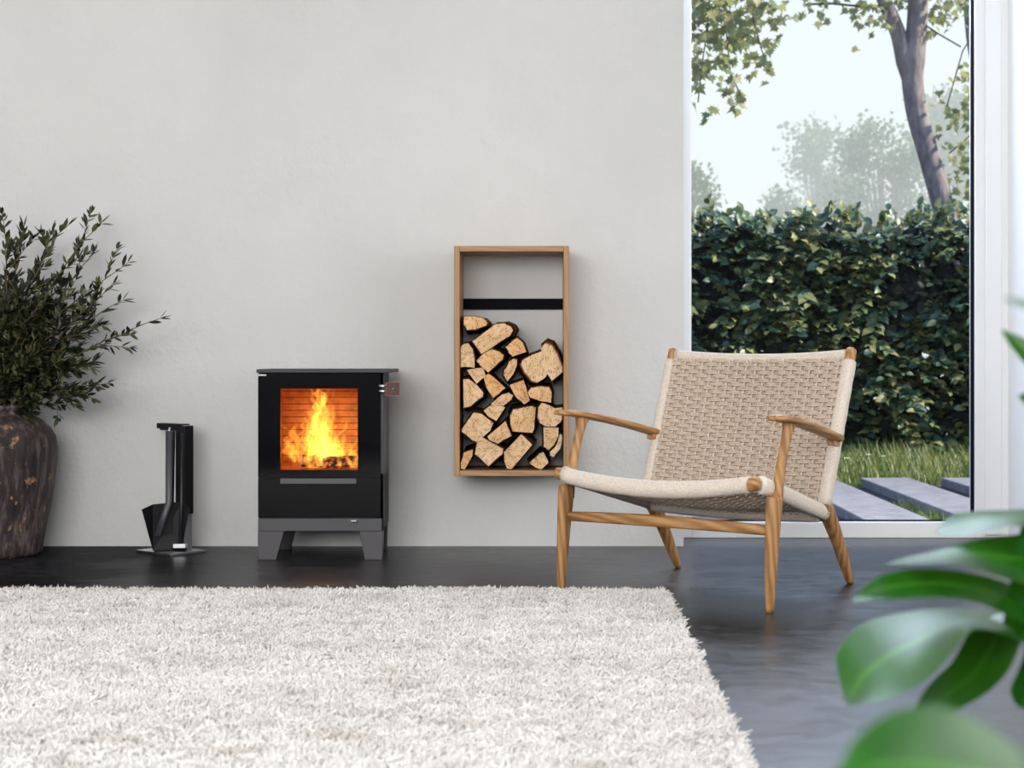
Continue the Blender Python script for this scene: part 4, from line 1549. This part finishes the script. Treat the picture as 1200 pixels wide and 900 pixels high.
    # shoots along the clipped top
    for k in range(330):
        x = rnd.uniform(-1.0, 4.9)
        p = Vector((x, rnd.uniform(9.62, 10.25), top(x) - rnd.uniform(.0, .08)))
        d = Vector((rnd.gauss(0, .5), rnd.gauss(-.1, .4), rnd.uniform(.3, 1))).normalized()
        side = d.orthogonal().normalized()
        ln = rnd.uniform(.06, .16)
        for q in range(8):
            hleaf(p + d * ln * q / 8, d * .8 + side * (1 if q % 2 else -1) * rnd.uniform(.4, .9), rnd.uniform(.05, .085))
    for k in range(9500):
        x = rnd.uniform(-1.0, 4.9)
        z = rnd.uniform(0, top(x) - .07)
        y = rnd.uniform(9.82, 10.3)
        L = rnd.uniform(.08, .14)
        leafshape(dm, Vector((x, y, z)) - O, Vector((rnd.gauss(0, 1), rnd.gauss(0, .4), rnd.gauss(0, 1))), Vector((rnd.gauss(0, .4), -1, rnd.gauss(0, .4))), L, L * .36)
    for k in range(90):
        x = rnd.uniform(-1, 4.9); y = rnd.uniform(9.8, 10.2)
        p = [Vector((x, y, -.05)) - O]
        for s in range(1, 7):
            p.append(p[-1] + Vector((rnd.gauss(0, .05), rnd.gauss(0, .02), .23)))
        tw.tube(p, [.009 * (1 - s / 8) for s in range(7)], 5)
    lm.build('foliage', 'hedge_leaf', hd)
    dm.merge(tw, 1).build('inner_foliage', ['hedge_shade', 'twig_dark'], hd)

    # maples
    def tree(name, lab, cat, loc, limbs, leaf_clusters, twigs=(), mat='maple_leaf', group=None, L=(.055, .085)):
        t = empty(name, lab, cat, loc, group=group)
        o = Vector(loc)
        for nm, pts, rads in limbs:
            pp = [Vector(p) - o for p in pts]
            # smooth
            q, rr = [], []
            for i in range(len(pp) - 1):
                p0 = pp[max(i - 1, 0)]; p1 = pp[i]; p2 = pp[i + 1]; p3 = pp[min(i + 2, len(pp) - 1)]
                for s in range(6):
                    u = s / 6
                    q.append(.5 * ((2 * p1) + (p2 - p0) * u + (2 * p0 - 5 * p1 + 4 * p2 - p3) * u * u + (3 * p1 - p0 - 3 * p2 + p3) * u ** 3))
                    rr.append(rads[i] + (rads[i + 1] - rads[i]) * u)
            q.append(pp[-1]); rr.append(rads[-1])
            MB().tube(q, rr, 14).build(nm, 'tree_bark', t)
        mb, tm = MB(), MB()
        for c, sx, sy, sz, n in leaf_clusters:
            for k in range(n):
                p = Vector((rnd.gauss(c[0], sx), rnd.gauss(c[1], sy), rnd.gauss(c[2], sz)))
                d = Vector((rnd.gauss(0, .7), rnd.gauss(0, .5), rnd.gauss(-.5, .5)))
                nl = Vector((rnd.gauss(0, .6), rnd.gauss(-.7, .6), rnd.gauss(.7, .5)))
                mapleleaf(mb, p - o, d, nl, rnd.uniform(*L))
        for pts, r in twigs:
            tm.tube([Vector(p) - o for p in pts], r, 5)
        mb.merge(tm, 1).build('foliage', [mat, 'twig_dark'], t)
        return t

    Y = 10.9
    def a(px, py, YY=None): return at(px, py, YY or Y)
    def rp(px, YY=None): return px / (FPX / (YY or Y))
    g = a(1152, 534)
    trunk = [(g.x, Y, -.06), a(1135, 420), a(1119, 310), a(1107, 250), a(1088, 180), a(1075, 135), a(1069.5, 95), a(1070.5, 68), a(1074, 36), a(1076, 0), a(1080, -60), a(1082, -170)]
    tr = [rp(17), rp(15), rp(13.5), rp(12.8), rp(12.3), rp(12.2), rp(12.6), rp(13.5), rp(12), rp(11.6), rp(10), rp(7)]
    left = [a(1069, 105), a(1061, 72), a(1052, 38), a(1036, 0), a(1015, -45), a(985, -110), a(960, -190)]
    cl = []
    for px, py, sx, sy, n in ((985, 4, 32, 7, 50), (1020, 14, 12, 12, 34), (1060, -8, 30, 8, 40), (950, 2, 12, 6, 14), (1112, 8, 12, 9, 50), (1096, 32, 6, 8, 12), (1028, 38, 5, 4, 5), (1000, -60, 90, 30, 200), (1100, -60, 40, 30, 120)):
        cl.append(((a(px, py).x, Y - .1, a(px, py).z), rp(sx), .35, rp(sy), n))
    tree('maple_tree', 'forked maple tree with sunlit trunk leaning behind the hedge', 'tree', (g.x, Y, -.06),
         [('trunk', trunk, tr), ('branch', left, [rp(8), rp(11), rp(9), rp(8), rp(7), rp(5), rp(3)])], cl,
         [([a(1085, 30), a(1100, 40), a(1126, 55)], .006), ([a(1040, 5), a(1015, 8), a(975, 4), a(945, 5)], .008)])
    Y2 = 11.4
    g2 = at(1300, 534, Y2)
    tk = [(g2.x, Y2, -.06), at(1262, 350, Y2), at(1205, 190, Y2), at(1159, 85, Y2), at(1146, 0, Y2), at(1140, -100, Y2), at(1140, -200, Y2)]
    cl = []
    for px, py, sx, sy, n in ((1128, 130, 9, 14, 26), (1122, 172, 12, 14, 30), (1130, 215, 11, 14, 34), (1125, 245, 12, 8, 20), (1134, 85, 6, 10, 14), (1104, 112, 5, 5, 4), (1160, 150, 16, 50, 40), (1150, -60, 40, 30, 60)):
        cl.append(((at(px, py, Y2 - .4).x, Y2 - .4, at(px, py, Y2 - .4).z), rp(sx, Y2), .2, rp(sy, Y2), n))
    tree('maple_tree', 'maple tree cut by the right window jamb, beside the forked maple', 'tree', (g2.x, Y2, -.06),
         [('trunk', tk, [rp(26), rp(22), rp(20), rp(18.5), rp(18), rp(15), rp(10)])], cl,
         [([at(1140, 40, Y2 - .3), at(1128, 60, Y2 - .4), at(1118, 95, Y2 - .4), at(1108, 130, Y2 - .4)], .005), ([at(1146, 150, Y2 - .3), at(1130, 165, Y2 - .4), at(1112, 180, Y2 - .4)], .005)])
    Y3 = 9.2
    def b(px, py): return at(px, py, Y3)
    tk = [(-.35, 10.4, -.06), (-.3, 10.35, 1.2), (-.25, 10.3, 2.4), (-.2, 10.2, 3.4), (-.25, 10.2, 4.2)]
    br = [(-.2, 10.25, 3.0), (.3, 9.9, 3.25), (.8, 9.4, 3.2), tuple(b(850, -45)), tuple(b(885, -20)), tuple(b(905, -2))]
    cl = []
    for px, py, sx, sy, n in ((822, 15, 9, 14, 45), (850, 12, 16, 10, 60), (880, 14, 14, 9, 46), (818, 52, 6, 14, 22), (840, 40, 12, 10, 22), (872, 40, 12, 8, 26), (852, 66, 8, 12, 20), (882, 65, 10, 9, 18), (826, 82, 7, 8, 18), (850, 98, 8, 8, 13), (815, 100, 3, 9, 7), (903, 55, 4, 8, 7), (900, 82, 4, 4, 6), (870, 112, 5, 5, 6), (872, 120, 3, 3, 3), (826, 138, 5, 2, 4), (908, 20, 6, 8, 8), (840, -40, 45, 22, 220)):
        cl.append(((b(px, py).x, Y3, b(px, py).z), rp(sx, Y3), .18, rp(sy, Y3), n))
    tree('maple_tree', 'maple whose leafy branch hangs into the upper left of the window', 'tree', (-.35, 10.4, -.06),
         [('trunk', tk, [.12, .10, .095, .085, .06]), ('branch', br, [.05, .04, .03, .02, .012, .006])], cl,
         [([b(832, -20), b(831, 10), b(828, 40), b(822, 80), b(818, 120)], .004), ([b(850, -45), b(848, 0), b(852, 45), b(856, 85), b(868, 112)], .004), ([b(885, -20), b(882, 20), b(893, 60), b(900, 80)], .004)])

    # hazy far trees: leafy masses around their own trunks
    def far(lab, px, ptop, YY, wpx, n, seed, gap=.0):
        s = FPX / YY
        x = (px - VPX) / s
        H = CAM_H + (VPY - ptop) / s
        W = wpx / s / 2
        t = empty('bushy_tree', lab, 'tree', (x, YY, -.06), group='hazy trees beyond the hedge')
        MB().tube([(0, 0, 0), (.08, 0, H * .4), (-.05, .05, H * .85)], [.09, .07, .02], 8).build('trunk', 'tree_bark', t)
        r = random.Random(seed)
        mb = MB(); tw = MB()
        blobs = []
        for k in range(46):
            u = r.uniform(-1, 1); h = r.uniform(.12, .96)
            prof = (1 - max(0, (h - .5) / .5) ** 1.6) ** .6
            blobs.append((u * W * prof, r.uniform(-.5, .5) * W, h * H, r.uniform(.07, .14) * W * 1.6 + .05))
        for bx, by, bz, br_ in blobs:
            tw.tube([(0, 0, max(bz * .55, .3)), (bx * .5, by * .5, bz * .8), (bx, by, bz)], [.02, .012, .005], 4)
            for k in range(int(n * 1.7) // 46):
                d = Vector((r.gauss(0, 1), r.gauss(0, 1), r.gauss(0, .9)))
                p = Vector((bx, by, bz)) + d * br_ * .75
                p.z = max(p.z, .1)
                L = r.uniform(.035, .07) * YY / 16
                leafshape(mb, p, Vector((r.gauss(0, 1), r.gauss(0, 1), r.gauss(0, 1))), Vector((r.gauss(0, 1), -1, r.gauss(0, 1))), L, L * .34)
        mb.merge(tw, 1).build('foliage', ['far_leaf', 'tree_bark'], t)
    far('hazy pale tree standing highest behind the hedge, left of the forked trunk', 1035, 118, 17.0, 130, 3700, 1)
    far('hazy pale tree left of the highest one, middle of the far row', 962, 138, 18.5, 130, 3700, 2)
    far('low hazy bush sloping down at the left of the far row', 905, 215, 17.5, 70, 1500, 3)
    far('hazy small tree at the left window edge behind the hedge', 815, 185, 16.0, 66, 1700, 4)
    far('hazy tree behind the forked trunk near the right window edge', 1112, 100, 19.0, 130, 3700, 5)
    far('hazy low bush behind the hedge in the middle of the window', 985, 200, 21.0, 190, 3000, 6)
    far('hazy tree out of sight behind the right window jamb', 1200, 120, 18.0, 140, 1800, 7)
    # haze over the far trees
    o = MB().box((-14, 12.6, -.04), (20, 24.5, 7)).build('haze', 'haze')
    tag(o, 'pale morning haze veiling the far trees beyond the hedge', 'haze', kind='stuff')


garden()


# ------------------------------------------------------------------ world, lights, camera
def world():
    w = bpy.data.worlds.new('sky')
    SC.world = w
    w.use_nodes = True
    nt = w.node_tree
    bg = nt.nodes['Background']
    tc = nt.nodes.new('ShaderNodeTexCoord')
    sp = nt.nodes.new('ShaderNodeSeparateXYZ')
    rp = nt.nodes.new('ShaderNodeValToRGB')
    e = rp.color_ramp.elements
    e[0].position = 0.0; e[0].color = (1.0, 1.0, 1.0, 1)
    e[1].position = .8; e[1].color = (.40, .80, 1.8, 1)
    m = e.new(.10); m.color = (.93, .98, 1.0, 1)
    m = e.new(.21); m.color = (.80, .92, 1.0, 1)
    m = e.new(.27); m.color = (.58, 1.05, 2.2, 1)
    nt.links.new(tc.outputs['Generated'], sp.inputs[0])
    nt.links.new(sp.outputs[2], rp.inputs[0])
    # thin streaky cloud
    mp = nt.nodes.new('ShaderNodeMapping'); mp.inputs['Scale'].default_value = (1.2, 1.2, 9)
    nz = nt.nodes.new('ShaderNodeTexNoise'); nz.inputs['Scale'].default_value = 2.2; nz.inputs['Detail'].default_value = 5
    nt.links.new(tc.outputs['Generated'], mp.inputs[0]); nt.links.new(mp.outputs[0], nz.inputs['Vector'])
    r2 = nt.nodes.new('ShaderNodeValToRGB'); r2.color_ramp.elements[0].position = .55; r2.color_ramp.elements[1].position = .95
    nt.links.new(nz.outputs['Fac'], r2.inputs[0])
    mx = nt.nodes.new('ShaderNodeMix'); mx.data_type = 'RGBA'
    nt.links.new(r2.outputs[0], mx.inputs[0]); nt.links.new(rp.outputs[0], mx.inputs[6]); mx.inputs[7].default_value = (.97, .99, 1, 1)
    nt.links.new(mx.outputs[2], bg.inputs['Color'])
    bg.inputs['Strength'].default_value = 1.0

    def area(name, loc, target, sx, sy, power, color=(1, 1, 1), spread=180):
        l = bpy.data.lights.new(name, 'AREA')
        l.shape = 'RECTANGLE'; l.size = sx; l.size_y = sy; l.energy = power; l.color = color
        l.spread = R(spread)
        o = bpy.data.objects.new(name, l)
        COL.objects.link(o)
        o.location = loc
        d = Vector(target) - Vector(loc)
        o.rotation_euler = d.to_track_quat('-Z', 'Y').to_euler()
        return o
    area('window_light', (3.6, 2.75, 1.45), (-2, 2.75, 1.45), 3.4, 2.3, 95, (.97, .985, 1.0))
    area('ceiling_fill', (-1.5, 1.4, 2.68), (-1.5, 1.4, 0), 3.6, 3.4, 22, (1, .985, .96))  # added overhead fill, no fixture there
    area('front_fill', (-1.25, -1.5, 1.75), (-1.25, 5, 1.35), 3.6, 1.7, 245, (1, .99, .975))  # added frontal fill from behind the camera
    area('side_fill', (-3.3, 2.3, 1.5), (2, 2.6, 1.3), 3.0, 2.0, 20, (1, .99, .98))  # added fill from the left to brighten the jamb, no window there
    area('floor_fill', (1.1, 6.25, 2.3), (.9, 4.4, 0), 1.4, .9, 60, (.70, .83, 1.0))  # added lamp outside the glass for a cool glow on the floor
    s = bpy.data.lights.new('sun', 'SUN')
    s.energy = 10.0; s.angle = R(1.0); s.color = (1, .93, .82)
    o = bpy.data.objects.new('sun', s)
    COL.objects.link(o)
    d = Vector((-.80, .16, -.62))
    o.rotation_euler = d.to_track_quat('-Z', 'Y').to_euler()
    o.location = (8, 6, 8)


world()

cam = bpy.data.cameras.new('camera')
co = bpy.data.objects.new('camera', cam)
COL.objects.link(co)
co.location = (0, 0, CAM_H)
co.rotation_euler = (R(90), 0, 0)
cam.sensor_width = 36.0
cam.sensor_fit = 'HORIZONTAL'
cam.lens = FPX / 1200 * 36
cam.shift_x = -(VPX - 600) / 1200
cam.shift_y = -(450 - VPY) / 1200
cam.clip_start = .05
cam.clip_end = 200
cam.dof.use_dof = True
cam.dof.focus_distance = 4.9
cam.dof.aperture_fstop = 5.4
SC.camera = co

SC.view_settings.view_transform = 'Standard'
SC.view_settings.look = 'None'
SC.view_settings.exposure = 0
SC.view_settings.gamma = 1
SC.cycles.use_denoising = True
SC.cycles.max_bounces = 10
SC.cycles.transparent_max_bounces = 60
SC.cycles.caustics_reflective = False
SC.cycles.caustics_refractive = False
SC.cycles.sample_clamp_indirect = 6
